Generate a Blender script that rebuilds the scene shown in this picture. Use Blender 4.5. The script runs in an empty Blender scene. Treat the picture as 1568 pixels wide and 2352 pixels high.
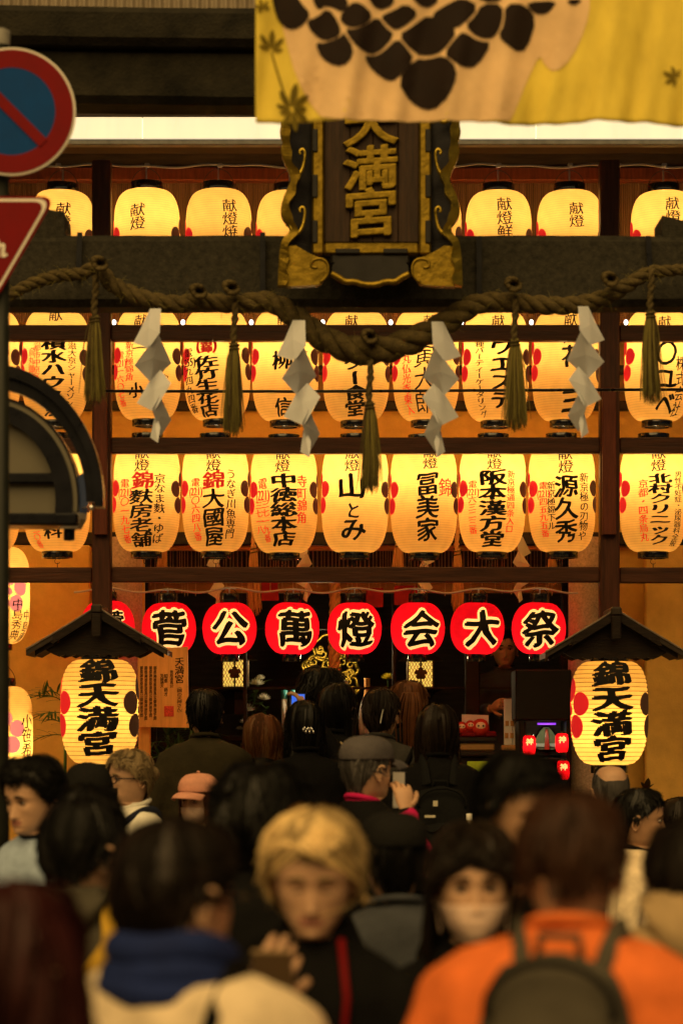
import bpy, bmesh, math, random
import numpy as np
from mathutils import Vector, Matrix, noise as mnoise

random.seed(7); np.random.seed(7)
S = bpy.context.scene
COL = S.collection
R = math.radians

# ------------------------------------------------------------------ camera, sky, sun, exposure
HC, FP, HZ = 1.82, 6000.0, 1687.0        # eye height, focal length in photo units (frame 1568 wide), horizon row
cam_d = bpy.data.cameras.new('camera'); cam = bpy.data.objects.new('camera', cam_d); COL.objects.link(cam)
cam.location = (0, 0, HC); cam.rotation_euler = (R(90), 0, 0)
cam_d.sensor_fit = 'HORIZONTAL'; cam_d.sensor_width = 24.0; cam_d.lens = FP*24/1568
cam_d.shift_y = (HZ-1176)/1568
cam_d.clip_start = 0.1; cam_d.clip_end = 500
cam_d.dof.use_dof = True; cam_d.dof.focus_distance = 15.0; cam_d.dof.aperture_fstop = 2.9
S.camera = cam

SUN_EL, SUN_AZ = 50.0, -12.0
wd = bpy.data.worlds.new('World'); S.world = wd; wd.use_nodes = True
nt = wd.node_tree; bgn = nt.nodes['Background']
sky = nt.nodes.new('ShaderNodeTexSky'); sky.sky_type = 'NISHITA'; sky.sun_disc = False
sky.sun_elevation = R(SUN_EL); sky.sun_rotation = R(180+SUN_AZ)
nt.links.new(sky.outputs[0], bgn.inputs[0]); bgn.inputs[1].default_value = 0.004
sun_d = bpy.data.lights.new('sun', 'SUN'); sun = bpy.data.objects.new('sun', sun_d); COL.objects.link(sun)
sun_d.energy = 3.6; sun_d.color = (1.0, 0.66, 0.24); sun_d.angle = R(70)
sun.rotation_euler = (R(90-SUN_EL), 0, R(SUN_AZ)); sun.location = (0, -5, 20)
vs = S.view_settings; vs.view_transform = 'Standard'; vs.look = 'None'; vs.exposure = 0; vs.gamma = 1; vs.use_curve_mapping = False
S.render.engine = 'CYCLES'
try:
    S.cycles.use_denoising = True; S.cycles.denoiser = 'OPENIMAGEDENOISE'
except Exception: pass
S.cycles.max_bounces = 7; S.cycles.transparent_max_bounces = 10
S.cycles.sample_clamp_indirect = 4.0; S.cycles.caustics_reflective = False; S.cycles.caustics_refractive = False

def W(x, y, d):                            # a photo position at a real distance -> world point
    return Vector(((x-784)*d/FP, d, HC-(y-HZ)*d/FP))
def PX(d): return d/FP                     # metres per photo unit at distance d

# ------------------------------------------------------------------ materials
def mat(name, col, rough=.6, metal=0., var=.0, vscale=8., stretch=(1,1,1), bump=0., bscale=30., spec=.22, coat=0., emit=None, sheen=0., detail=6, trans=0.):
    m = bpy.data.materials.new(name); m.use_nodes = True
    n = m.node_tree.nodes; L = m.node_tree.links; b = n['Principled BSDF']
    b.inputs['Base Color'].default_value = (*col, 1); b.inputs['Roughness'].default_value = rough
    b.inputs['Metallic'].default_value = metal; b.inputs['Specular IOR Level'].default_value = spec
    b.inputs['Coat Weight'].default_value = coat; b.inputs['Sheen Weight'].default_value = sheen
    if emit:
        b.inputs['Emission Color'].default_value = (*emit[0], 1); b.inputs['Emission Strength'].default_value = emit[1]
    if var or bump:
        tc = n.new('ShaderNodeTexCoord'); mp = n.new('ShaderNodeMapping'); mp.inputs['Scale'].default_value = stretch
        L.new(tc.outputs['Object'], mp.inputs['Vector'])
    if var:
        t = n.new('ShaderNodeTexNoise'); t.inputs['Scale'].default_value = vscale; t.inputs['Detail'].default_value = detail; t.inputs['Roughness'].default_value = .65
        L.new(mp.outputs[0], t.inputs['Vector'])
        r = n.new('ShaderNodeValToRGB'); r.color_ramp.elements[0].position = .3; r.color_ramp.elements[1].position = .7
        r.color_ramp.elements[0].color = (*[c*(1-var) for c in col], 1); r.color_ramp.elements[1].color = (*[min(1, c*(1+var)) for c in col], 1)
        L.new(t.outputs['Fac'], r.inputs['Fac']); L.new(r.outputs[0], b.inputs['Base Color'])
        rr = n.new('ShaderNodeMapRange'); rr.inputs[3].default_value = max(.04, rough-.12); rr.inputs[4].default_value = min(1, rough+.12)
        L.new(t.outputs['Fac'], rr.inputs[0]); L.new(rr.outputs[0], b.inputs['Roughness'])
    if bump:
        t2 = n.new('ShaderNodeTexNoise'); t2.inputs['Scale'].default_value = bscale; t2.inputs['Detail'].default_value = 5
        L.new(mp.outputs[0], t2.inputs['Vector'])
        bp = n.new('ShaderNodeBump'); bp.inputs['Strength'].default_value = bump; bp.inputs['Distance'].default_value = .01
        L.new(t2.outputs['Fac'], bp.inputs['Height']); L.new(bp.outputs[0], b.inputs['Normal'])
    if trans:
        tr = n.new('ShaderNodeBsdfTranslucent'); tr.inputs[0].default_value = (*col, 1)
        if var: L.new(r.outputs[0], tr.inputs[0])
        mx = n.new('ShaderNodeMixShader'); mx.inputs[0].default_value = trans
        L.new(b.outputs[0], mx.inputs[1]); L.new(tr.outputs[0], mx.inputs[2]); L.new(mx.outputs[0], n['Material Output'].inputs[0])
    return m

def paper_mat(name, col, leak, leakcol, rough_fibre=True):
    """lamp paper: light from the bulb inside shines through it"""
    m = bpy.data.materials.new(name); m.use_nodes = True
    n = m.node_tree.nodes; L = m.node_tree.links
    n.remove(n['Principled BSDF']); out = n['Material Output']
    tr = n.new('ShaderNodeBsdfTranslucent'); df = n.new('ShaderNodeBsdfDiffuse'); tp = n.new('ShaderNodeBsdfTransparent')
    tc = n.new('ShaderNodeTexCoord'); t = n.new('ShaderNodeTexNoise'); t.inputs['Scale'].default_value = 14; t.inputs['Detail'].default_value = 5
    L.new(tc.outputs['Object'], t.inputs['Vector'])
    r = n.new('ShaderNodeValToRGB'); r.color_ramp.elements[0].position = .32; r.color_ramp.elements[1].position = .68
    r.color_ramp.elements[0].color = (*[c*.86 for c in col], 1); r.color_ramp.elements[1].color = (*col, 1)
    L.new(t.outputs['Fac'], r.inputs[0]); L.new(r.outputs[0], tr.inputs[0]); L.new(r.outputs[0], df.inputs[0])
    tp.inputs[0].default_value = (*leakcol, 1)
    m1 = n.new('ShaderNodeMixShader'); m1.inputs[0].default_value = .35
    L.new(tr.outputs[0], m1.inputs[1]); L.new(df.outputs[0], m1.inputs[2])
    m2 = n.new('ShaderNodeMixShader'); m2.inputs[0].default_value = leak
    L.new(m1.outputs[0], m2.inputs[1]); L.new(tp.outputs[0], m2.inputs[2]); L.new(m2.outputs[0], out.inputs[0])
    return m

def ink_glow(name, col, strength):
    """dyed lamp paper outside the shell: lamplight showing through is put in as emission of its own colour"""
    m = bpy.data.materials.new(name); m.use_nodes = True
    n = m.node_tree.nodes; L = m.node_tree.links; b = n['Principled BSDF']
    b.inputs['Base Color'].default_value = (*col, 1); b.inputs['Roughness'].default_value = .8
    b.inputs['Emission Color'].default_value = (*col, 1); b.inputs['Emission Strength'].default_value = strength
    return m

MAT = {}
def setup_mats():
    A = MAT
    A['paper'] = paper_mat('cream_lantern_paper', (.92, .57, .15), .16, (1, .85, .55))
    A['hoop'] = paper_mat('lantern_hoop', (.60, .38, .13), .02, (1, .8, .5))
    A['bigpaper'] = paper_mat('thick_lantern_paper', (.90, .57, .145), .12, (1, .85, .55))
    A['bighoop'] = mat('bamboo_hoop', (.16, .07, .015), .7)
    A['redpaper'] = paper_mat('red_lantern_cloth', (.90, .011, .036), .02, (1, .16, .10))
    A['redhoop'] = paper_mat('red_lantern_hoop', (.62, .008, .018), .02, (1, .1, .05))
    A['ink'] = mat('black_ink', (.012, .010, .008), .75, spec=.15)
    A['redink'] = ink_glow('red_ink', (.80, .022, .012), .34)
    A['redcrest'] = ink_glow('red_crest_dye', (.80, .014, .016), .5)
    A['litpalecrest'] = ink_glow('red_crest_lit_pale', (.95, .26, .20), .75)  # red crest paled to pink in the colour, as washed out by lamplight
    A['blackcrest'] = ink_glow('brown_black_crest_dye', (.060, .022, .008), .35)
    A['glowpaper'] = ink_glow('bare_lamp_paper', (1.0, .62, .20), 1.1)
    A['lacquer'] = mat('black_lacquer', (.008, .008, .009), .18, spec=.6, coat=.5, var=.3, vscale=20)
    A['bulb'] = mat('lit_bulb_glass', (1, .9, .7), .3, emit=((1, .78, .42), 6))
    A['ledbulb'] = mat('small_lit_white_bulb', (1, 1, 1), .3, emit=((1, .95, .85), 5))
    A['woodx'] = mat('red_brown_wood_rail', (0.0629, 0.02072, 0.00888), .5, var=.45, vscale=3, stretch=(1.2, 16, 16), bump=.25, bscale=6)
    A['woodz'] = mat('red_brown_wood_post', (0.0629, 0.01924, 0.00888), .5, var=.45, vscale=3, stretch=(16, 16, 1.2), bump=.25, bscale=6)
    A['redwood'] = mat('red_lacquered_wood', (0.1184, 0.02664, 0.0111), .5, var=.35, vscale=4, stretch=(12, 12, 1.5), bump=.2, bscale=8)
    A['darkwood'] = mat('dark_weathered_wood', (0.01628, 0.00888, 0.00518), .6, var=.45, vscale=5, stretch=(2, 10, 10), bump=.3, bscale=12)
    A['rooftin'] = mat('weathered_roof_board', (0.0407, 0.02812, 0.01924), .55, var=.4, vscale=9, bump=.2)
    A['plaster'] = mat('ochre_plaster', (.66, .38, .085), .85, var=.18, vscale=4, bump=.25, bscale=90)
    A['plasterdk'] = mat('brown_plaster', (.33, .17, .05), .85, var=.3, vscale=5, bump=.25, bscale=90)
    A['stone'] = mat('dark_granite', (0.03404, 0.03034, 0.02146), .85, var=.55, vscale=38, bump=.5, bscale=120, detail=9)
    A['stonemoss'] = mat('sooty_granite', (.017, .0145, .0090), .9, var=.95, vscale=4.5, bump=.6, bscale=80, detail=9)
    A['granite'] = mat('pink_granite', (.40, .28, .20), .8, var=.35, vscale=70, bump=.3, bscale=150, detail=8)
    A['fascia'] = mat('cream_fascia_added_glow', (.85, .80, .62), .5, var=.22, vscale=5, stretch=(2, 1, .4), emit=((1.0, .86, .56), .72))  # no lamp: emission stands in for street light falling on the fascia
    A['grey'] = mat('grey_metal_trim', (.20, .19, .17), .5, var=.3, vscale=12)
    A['blackm'] = mat('black_painted_metal', (.005, .005, .008), .3, spec=.25, var=.3, vscale=15)
    A['chrome'] = mat('chrome', (.75, .73, .72), .12, 1)
    A['cable'] = mat('grey_cable', (.42, .38, .36), .5)
    A['wire'] = mat('dark_wire', (.03, .02, .015), .5, .6)
    A['rope'] = mat('rice_straw', (0.0777, 0.05624, 0.02072), .85, var=.45, vscale=30, stretch=(1, 1, 1), bump=.6, bscale=110)
    A['straw'] = mat('green_tan_straw', (0.1761, 0.145, 0.03626), .8, var=.35, vscale=14, stretch=(6, 6, .5))
    A['shide'] = mat('white_folded_paper', (.78, .80, .86), .75, var=.05, vscale=6, trans=.18)
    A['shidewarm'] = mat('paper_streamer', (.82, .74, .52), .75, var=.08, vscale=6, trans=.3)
    A['gold'] = mat('worn_gilding', (0.222, 0.148, 0.01628), .42, .85, var=.4, vscale=14, bump=.25, bscale=40)
    A['goldbright'] = mat('bright_gilding', (0.407, 0.2886, 0.037), .32, .9, var=.25, vscale=18, bump=.2, bscale=50)
    A['plaquewood'] = mat('dark_plaque_wood', (0.037, 0.01924, 0.01036), .6, var=.5, vscale=4, stretch=(14, 14, 1.2), bump=.3, bscale=10)
    A['plaqueblack'] = mat('black_plaque_frame', (0.01628, 0.0148, 0.01406), .42, var=.35, vscale=8)
    A['street'] = mat('stone_pavement', (.13, .11, .09), .7, var=.3, vscale=6, bump=.2)
    A['dark'] = mat('dark_interior_board', (0.054, 0.036, 0.0234), .7, var=.4, vscale=4, stretch=(1, 10, 10))
    A['glassfrost'] = mat('frosted_glass_panel', (0.1665, 0.1499, 0.111), .5, spec=.15, var=.08, vscale=2)
    A['white'] = mat('white_enamel', (.80, .76, .68), .4, var=.06, vscale=6)
    A['signred'] = mat('sign_red', (0.1776, 0.00444, 0.00592), .6, spec=.12, var=.12, vscale=10)
    A['signblue'] = mat('sign_blue', (.002, .050, .21), .6, spec=.12, var=.12, vscale=10)
    A['leaf'] = mat('green_leaf', (.055, .10, .025), .5, var=.4, vscale=12, trans=.25)
    A['petal'] = mat('white_petal', (.85, .85, .74), .6, trans=.3)
    A['ceramic'] = mat('white_ceramic', (.82, .80, .76), .2, coat=.4)
    A['teal'] = mat('teal_cap', (.05, .32, .36), .4)
    A['orange_wood'] = mat('new_orange_cypress', (.88, .34, .08), .55, var=.2, vscale=3, stretch=(9, 9, .8), bump=.1)
setup_mats()

# ------------------------------------------------------------------ mesh building
class MB:
    def __init__(s): s.v = []; s.f = []; s.m = []; s.n = 0
    def add(s, V, F, mi=0):
        V = np.asarray(V, float).reshape(-1, 3); s.v.append(V)
        for f in F: s.f.append([i+s.n for i in f]); s.m.append(mi)
        s.n += len(V); return s
    def box(s, c, size, b=.006, rot=None, mi=0):
        hx, hy, hz = [q/2 for q in size]; b = min(b, hx*.45, hy*.45, hz*.45)
        V = []; idx = {}
        for sx in (-1, 1):
            for sy in (-1, 1):
                for sz in (-1, 1):
                    for ax in range(3):
                        p = [sx*(hx-b), sy*(hy-b), sz*(hz-b)]; p[ax] = (sx*hx, sy*hy, sz*hz)[ax]
                        idx[(sx, sy, sz, ax)] = len(V); V.append(p)
        F = []
        for ax in range(3):
            o = [a for a in range(3) if a != ax]
            for sg in (-1, 1):
                q = []
                for a, bb in ((-1, -1), (1, -1), (1, 1), (-1, 1)):
                    k = [0, 0, 0]; k[ax] = sg; k[o[0]] = a; k[o[1]] = bb; q.append(idx[(*k, ax)])
                F.append(q if (sg > 0) == (ax != 1) else q[::-1])
        for ax in range(3):
            o = [a for a in range(3) if a != ax]
            for a in (-1, 1):
                for bb in (-1, 1):
                    k0 = [0]*3; k1 = [0]*3; k0[ax] = -1; k1[ax] = 1
                    for k in (k0, k1): k[o[0]] = a; k[o[1]] = bb
                    F.append([idx[(*k0, o[0])], idx[(*k1, o[0])], idx[(*k1, o[1])], idx[(*k0, o[1])]])
        for sx in (-1, 1):
            for sy in (-1, 1):
                for sz in (-1, 1): F.append([idx[(sx, sy, sz, a)] for a in range(3)])
        V = np.array(V)
        if rot is not None: V = V @ np.array(rot.to_3x3()).T
        return s.add(V+np.array(c), F, mi)
    def tube(s, pts, rad, seg=10, cap=True, mi=0, flat=1.0, up=None):
        P = [Vector(p) for p in pts]; n = len(P)
        if not hasattr(rad, '__len__'): rad = [rad]*n
        V = []; prev = Vector(up) if up else None
        for i in range(n):
            t = (P[min(i+1, n-1)]-P[max(i-1, 0)]).normalized()
            if prev is None:
                a = Vector((0, 0, 1)) if abs(t.z) < .9 else Vector((1, 0, 0)); prev = t.cross(a).cross(t)
            u = (prev-t*prev.dot(t))
            if u.length < 1e-6: u = t.orthogonal()
            u.normalize(); w = t.cross(u); prev = u
            for k in range(seg):
                a = 2*math.pi*k/seg; V.append(P[i]+u*(rad[i]*math.cos(a))+w*(rad[i]*flat*math.sin(a)))
        F = [[i*seg+k, i*seg+(k+1) % seg, (i+1)*seg+(k+1) % seg, (i+1)*seg+k] for i in range(n-1) for k in range(seg)]
        if cap: F += [list(range(seg))[::-1], [(n-1)*seg+k for k in range(seg)]]
        return s.add([tuple(v) for v in V], F, mi)
    def lathe(s, prof, seg=32, c=(0, 0, 0), mi=0, close=False, sx=1, sy=1):
        n = len(prof); V = []
        for r, z in prof:
            for k in range(seg):
                a = 2*math.pi*k/seg; V.append((c[0]+sx*r*math.sin(a), c[1]-sy*r*math.cos(a), c[2]+z))
        base = [[i*seg+k, i*seg+(k+1) % seg, (i+1)*seg+(k+1) % seg, (i+1)*seg+k] for i in range(n-1) for k in range(seg)]
        if isinstance(mi, (list, tuple)):
            s.add(V, base, 0)
            st = len(s.m)-len(base)
            for i in range(n-1):
                for k in range(seg): s.m[st+i*seg+k] = mi[i]
        else: s.add(V, base, mi)
        if close:
            off = s.n-len(V)
            for i0 in (0, n-1):
                s.f.append([off+i0*seg+k for k in range(seg)]); s.m.append(mi if not isinstance(mi, (list, tuple)) else 0)
        return s
    def grid(s, f, nu, nv, mi=0, closeu=False):
        V = [f(i/(nu-1 if not closeu else nu), j/(nv-1)) for j in range(nv) for i in range(nu)]
        F = [[j*nu+i, j*nu+(i+1) % nu, (j+1)*nu+(i+1) % nu, (j+1)*nu+i] for j in range(nv-1) for i in range(nu if closeu else nu-1)]
        return s.add(V, F, mi)
    def prism(s, poly, y0, y1, mi=0):
        """outline (x,z) extruded from depth y0 to y1"""
        n = len(poly); V = [(x, y0, z) for x, z in poly]+[(x, y1, z) for x, z in poly]
        F = [list(range(n))[::-1], list(range(n, 2*n))]+[[i, (i+1) % n, n+(i+1) % n, n+i] for i in range(n)]
        return s.add(V, F, mi)
    def ell(s, c, r, nu=16, nv=10, mi=0, rot=None):
        V = []
        for j in range(nv+1):
            b = -math.pi/2+math.pi*j/nv
            for i in range(nu):
                a = 2*math.pi*i/nu; V.append((r[0]*math.cos(b)*math.cos(a), r[1]*math.cos(b)*math.sin(a), r[2]*math.sin(b)))
        V = np.array(V)
        if rot is not None: V = V @ np.array(rot.to_3x3()).T
        F = [[j*nu+i, j*nu+(i+1) % nu, (j+1)*nu+(i+1) % nu, (j+1)*nu+i] for j in range(nv) for i in range(nu)]
        return s.add(V+np.array(c), F, mi)
    def mesh(s, name, mats, smooth=False, shift=None):
        V = np.concatenate(s.v) if s.v else np.zeros((0, 3))
        if shift is not None: V = V-np.array(shift)
        me = bpy.data.meshes.new(name); me.from_pydata(V.tolist(), [], s.f)
        for m in (mats if isinstance(mats, (list, tuple)) else [mats]): me.materials.append(MAT[m] if isinstance(m, str) else m)
        if any(s.m): me.polygons.foreach_set('material_index', s.m)
        if smooth: me.polygons.foreach_set('use_smooth', [True]*len(me.polygons))
        me.validate(); me.update(); return me
    def build(s, name, mats, parent=None, smooth=False, local=False, fix=True):
        root = parent
        while root is not None and root.parent is not None: root = root.parent
        me = s.mesh(name, mats, smooth, None if (local or root is None) else root.location)
        if fix:
            bm = bmesh.new(); bm.from_mesh(me); bmesh.ops.recalc_face_normals(bm, faces=bm.faces); bm.to_mesh(me); bm.free()
        return link(name, me, parent)

def link(name, me, parent=None):
    o = bpy.data.objects.new(name, me); COL.objects.link(o)
    if parent is not None: o.parent = parent
    return o
def thing(name, label, cat, loc, group=None, rz=0):
    o = bpy.data.objects.new(name, None); COL.objects.link(o); o.location = loc; o.rotation_euler = (0, 0, rz)
    o.empty_display_size = .1
    return tag(o, label, cat, group)
def tag(o, label, cat, group=None):
    o['label'] = label; o['category'] = cat
    if group: o['group'] = group
    return o
def struct(o, kind='structure'):
    o['kind'] = kind; return o
def wbox(mb, x0, x1, y0, y1, d, depth, b=.008, mi=0):
    """box whose front face covers photo x0..x1, y0..y1 at distance d and that is depth deep"""
    a = W(x0, y1, d); c = W(x1, y0, d)
    return mb.box(((a.x+c.x)/2, d+depth/2, (a.z+c.z)/2), (c.x-a.x, depth, c.z-a.z), b, None, mi)

# ------------------------------------------------------------------ lettering
_gc = {}
def glyph(ch, off=0.0, L=.13):
    key = (ch, off, L)
    if key in _gc: return _gc[key]
    c = bpy.data.curves.new('g', 'FONT'); c.body = ch; c.offset = off; c.resolution_u = 3; c.fill_mode = 'FRONT'
    o = bpy.data.objects.new('g', c); COL.objects.link(o)
    dg = bpy.context.evaluated_depsgraph_get()
    me = bpy.data.meshes.new_from_object(o.evaluated_get(dg))
    bm = bmesh.new(); bm.from_mesh(me)
    bmesh.ops.remove_doubles(bm, verts=bm.verts, dist=1e-4)
    bmesh.ops.triangulate(bm, faces=bm.faces)
    for _ in range(4):
        ee = [e for e in bm.edges if e.calc_length() > L]
        if not ee: break
        bmesh.ops.subdivide_edges(bm, edges=ee, cuts=1); bmesh.ops.triangulate(bm, faces=bm.faces)
    bm.verts.index_update()
    V = np.array([tuple(v.co) for v in bm.verts]) if bm.verts else np.zeros((0, 3))
    F = [[v.index for v in f.verts] for f in bm.faces]
    bm.free(); bpy.data.objects.remove(o); bpy.data.curves.remove(c); bpy.data.meshes.remove(me)
    if len(V):
        w = V[:, 0].max()
        cx = .5 if (ord(ch[0]) > 0x2000 and len(ch) == 1) else (V[:, 0].min()+V[:, 0].max())/2
        cy = .38 if len(ch) == 1 and ord(ch[0]) > 0x2000 else .36
        V = V[:, :2]-np.array([cx, cy])
        if len(ch) > 1: V[:, 0] /= max(.1, w)      # a group set sideways fills one cell
        if ch in 'ー（）': V = np.stack([V[:, 1], -V[:, 0]], 1)*(1 if ch != 'ー' else np.array([-1, 1]))
    else: V = np.zeros((0, 2))
    _gc[key] = (V, F); return _gc[key]

def tokens(s):
    out = []; i = 0
    while i < len(s):
        if s[i] == '[':
            j = s.index(']', i); out.append(s[i+1:j]); i = j+1
        else: out.append(s[i]); i += 1
    return out

def bolded(ch, b):
    b = b*1.25
    """heavier brush strokes: the same character laid over itself with small shifts"""
    V, F = glyph(ch)
    if not len(V): return V, F, np.zeros(0)
    if b < .032: sh = [(-b*.6, 0), (b*.6, b*.3)]
    elif b < .06: sh = [(-b, -b*.35), (b, b*.35), (0, b*.6), (0, -b*.6), (b*.5, -b*.2)]
    else: sh = [(0, 0)]+[(b*math.cos(a), b*math.sin(a)) for a in np.linspace(0, 2*math.pi, 13)[:-1]]+[(b*.5*math.cos(a), b*.5*math.sin(a)) for a in np.linspace(0, 2*math.pi, 7)[:-1]]
    VV = np.concatenate([V+np.array(q) for q in sh]); FF = [[i+k*len(V) for i in f] for k in range(len(sh)) for f in F]
    return VV, FF, np.repeat(np.arange(len(sh))*.00006, len(V))

def layout(cols, extra=0.0):
    """columns of characters -> per column, a list of (V2 in photo units, F, lift); a column is (text, x, y0, y1, w[, bold])"""
    res = []
    for c in cols:
        s, x, y0, y1, w = c[:5]; bold = c[5] if len(c) > 5 else .024
        tk = tokens(s); p = (y1-y0)/len(tk); cur = []; each = w >= 40 or len(tk) <= 2
        for i, ch in enumerate(tk):
            if ch in ' 　': continue
            V, F, lf = bolded(ch, bold+extra)
            if not len(V): continue
            if len(ch) == 1:       # an unsteady brush
                q = (ord(ch)*.37+x*.11+i*1.7) % 6.28
                V = np.stack([V[:, 0]+.020*np.sin(6.5*V[:, 1]+q)+.010*np.sin(13*V[:, 1]+2*q), V[:, 1]+.020*np.sin(6*V[:, 0]+1.3*q)+.010*np.sin(12*V[:, 0]+q)], 1)
            sl = .07 if len(ch) == 1 else 0
            k = (1.5 if '(' in ch else 1.0) if len(ch) > 1 else 1.04
            kh = p*1.05 if len(ch) == 1 else (p*1.25 if '(' in ch else min(p, w*.42)*1.25)
            X = x+V[:, 0]*w*k; Y = y0+p*(i+.5)-(V[:, 1]+sl*V[:, 0])*kh
            cur.append((np.stack([X, Y], 1), F, lf))
            if each: res.append(cur); cur = []
        if cur: res.append(cur)
    return res
# ------------------------------------------------------------------ the setting
def gbox(name, m, x0, x1, y0, y1, z0, z1, parent=None, b=.01):
    return MB().box(((x0+x1)/2, (y0+y1)/2, (z0+z1)/2), (x1-x0, y1-y0, z1-z0), b).build(name, m, parent)

g = MB().add([(-150, -150, 0), (150, -150, 0), (150, 150, 0), (-150, 150, 0)], [[0, 1, 2, 3]]).build('ground', 'street'); struct(g)

# shrine front behind the lantern frame
sh = thing('shrine_hall', 'ochre plaster shrine hall with dark beams behind the lantern rows', 'building', (0, 16.2, 0))
a = W(0, 1262, 16.2).z; t = W(0, 300, 16.2).z
gbox('upper_wall', 'plaster', -5.5, 5.5, 16.2, 16.35, a, W(0, 925, 16.2).z, sh)
gbox('upper_boards', 'plasterdk', -5.5, 5.5, 16.23, 16.36, W(0, 925, 16.2).z, 6.0, sh)
for (y0, y1, d, m) in ((1222, 1252, 16.12, 'darkwood'), (920, 942, 16.12, 'darkwood'), (838, 858, 15.85, 'darkwood')):
    b = MB(); wbox(b, -800, 2400, y0, y1, d, .07); b.build('beam', m, sh)
for y0, y1, d, dp, nm, m in ((382, 414, 15.55, .14, 'upper_beam', 'redwood'), (300, 381, 15.58, .1, 'frieze_board', 'dark')):
    b = MB(); wbox(b, -800, 2400, y0, y1, d, dp); b.build(nm, m, sh)
zsf = W(0, 352, 15.55).z
gbox('eave_soffit', 'dark', -5.5, 5.5, 13.96, 15.56, zsf, zsf+.06, sh)
# roof mass and fascia over the lanterns; the fascia's glow imitates street light on it
b = MB(); wbox(b, -800, 2400, -200, 268, 13.75, .2); b.build('eave_front', 'dark', sh)
gbox('eave_roof', 'dark', -5.5, 5.5, 13.96, 18, zsf+.1, zsf+.3, sh)
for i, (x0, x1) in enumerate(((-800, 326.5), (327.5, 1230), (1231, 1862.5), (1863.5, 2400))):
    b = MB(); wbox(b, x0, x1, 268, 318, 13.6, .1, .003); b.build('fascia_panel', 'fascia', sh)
b = MB(); wbox(b, -800, 2400, 318, 331, 13.61, .07, .003); b.build('gutter_edge', 'grey', sh)
# reed blind: fine upright slats behind the top lantern row
b = MB(); x = -760
rb = random.Random(3)
while x < 2360:
    w = rb.uniform(4.0, 6.0); dd = 15.62+rb.uniform(0, .012)
    wbox(b, x, x+w-.9, 414, 740, dd, .012, .003); x += w
o = b.build('reed_blind', mat('reed_blind_slat', (.15, .085, .05), .6, var=.6, vscale=2.2, stretch=(14, 1, .3)), sh); o['kind'] = 'stuff'
# side walls, columns, room
for x0, x1, d, nm in ((-500, 207, 16.0, 'side_wall'), (207, 330, 16.22, 'inner_wall'), (1482, 2300, 16.0, 'side_wall'), (1330, 1482, 16.22, 'inner_wall')):
    p0, p1 = W(x0, 0, d).x, W(x1, 0, d).x
    gbox(nm, 'plaster', p0, p1, d, d+.12, 0, W(0, 1252, d).z, sh)
def column(x0, x1, d):
    c = (W(x0, 0, d).x+W(x1, 0, d).x)/2; r = (x1-x0)/2*PX(d)
    b = MB(); zt = W(0, 1232, d).z
    b.lathe([(r*1.06, 0), (r*1.06, .25), (r*1.0, .26), (r*.97, zt*.6), (r*.93, zt)], 28, (c, d+r, 0)); b.build('column', 'granite', sh, True)
column(238, 326, 15.75); column(1306, 1394, 15.75)
rx0, rx1 = W(330, 0, 16.3).x, W(1300, 0, 16.3).x
gbox('room_floor', 'dark', rx0-1.0, rx1+1.0, 16.36, 20.5, .25, .45, sh)
gbox('room_back_wall', 'dark', rx0-1.2, rx1+1.2, 20.4, 20.55, .45, 3.6, sh)
gbox('room_side_wall', 'dark', rx0-.45, rx0-.3, 16.4, 20.38, .45, 3.6, sh)
gbox('room_side_wall', 'dark', rx1+.3, rx1+.45, 16.4, 20.38, .45, 3.6, sh)
gbox('room_ceiling', 'dark', rx0-1.2, rx1+1.2, 16.4, 20.5, 3.6, 3.7, sh)
# lattice doors and mullions of the worship hall
for x, w in ((352, 14), (562, 8), (905, 8), (1085, 34), (1300, 22)):
    b = MB(); wbox(b, x-w/2, x+w/2, 1252, 1900, 16.75, .06); b.build('mullion', 'darkwood', sh)
for y in (1440, 1578):
    b = MB(); wbox(b, 340, 1300, y, y+6, 16.82, .03); b.build('transom', 'darkwood', sh)
b = MB()   # bead curtain of fine bamboo under the beam
rb = random.Random(5); x = 345
while x < 1290:
    l = rb.uniform(1300, 1372); wbox(b, x, x+2.2, 1258, l, 16.55+rb.uniform(0, .05), .006, .001); x += rb.uniform(5, 11)
o = b.build('bamboo_fringe', mat('dry_bamboo', (.40, .25, .10), .6, var=.4, vscale=9), sh); o['kind'] = 'stuff'
b = MB(); wbox(b, 340, 1290, 1338, 1362, 16.7, .04); b.build('lintel_board', 'plasterdk', sh)
for x0, x1, y0 in ((905, 960, 1345), (600, 640, 1335), (840, 880, 1350)):
    b = MB(); wbox(b, x0, x1, y0, y0+45, 16.62, .01, .002); b.build('red_cloth', mat('red_cloth', (.35, .02, .02), .8, var=.3), sh)

# lantern frame: posts, rails, rod
fr = thing('lantern_rack', 'dark red brown timber rack carrying three rows of paper lanterns', 'rack', (0, 15, 0))
for x0, x1 in ((211, 254), (1378, 1423)):
    b = MB(); wbox(b, x0, x1, 366, 2290, 14.93, .115, .006); b.build('post', 'woodz', fr)
    b = MB(); wbox(b, x0+5, x1-8, 890, 1228, 14.895, .034, .003); b.build('post_cover', 'redwood', fr)
for x0, x1 in ((-700, 211), (254, 1378), (1423, 2300)):
    for y0, y1 in ((746, 782), (1005, 1041), (1303, 1338)):
        b = MB(); wbox(b, x0, x1, y0+random.uniform(-1, 1), y1+random.uniform(-1, 1), 14.97, .07, .006); b.build('rail', 'woodx', fr)
b = MB(); wbox(b, 0, 12, 1240, 2290, 14.9, .1); b.build('side_post', 'woodz', fr)
b = MB(); b.tube([W(200, 898, 14.7), W(700, 899, 14.7), W(1200, 896, 14.7), W(1640, 894, 14.7)], .0085, 8); b.build('rod', 'blackm', fr, True)

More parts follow.
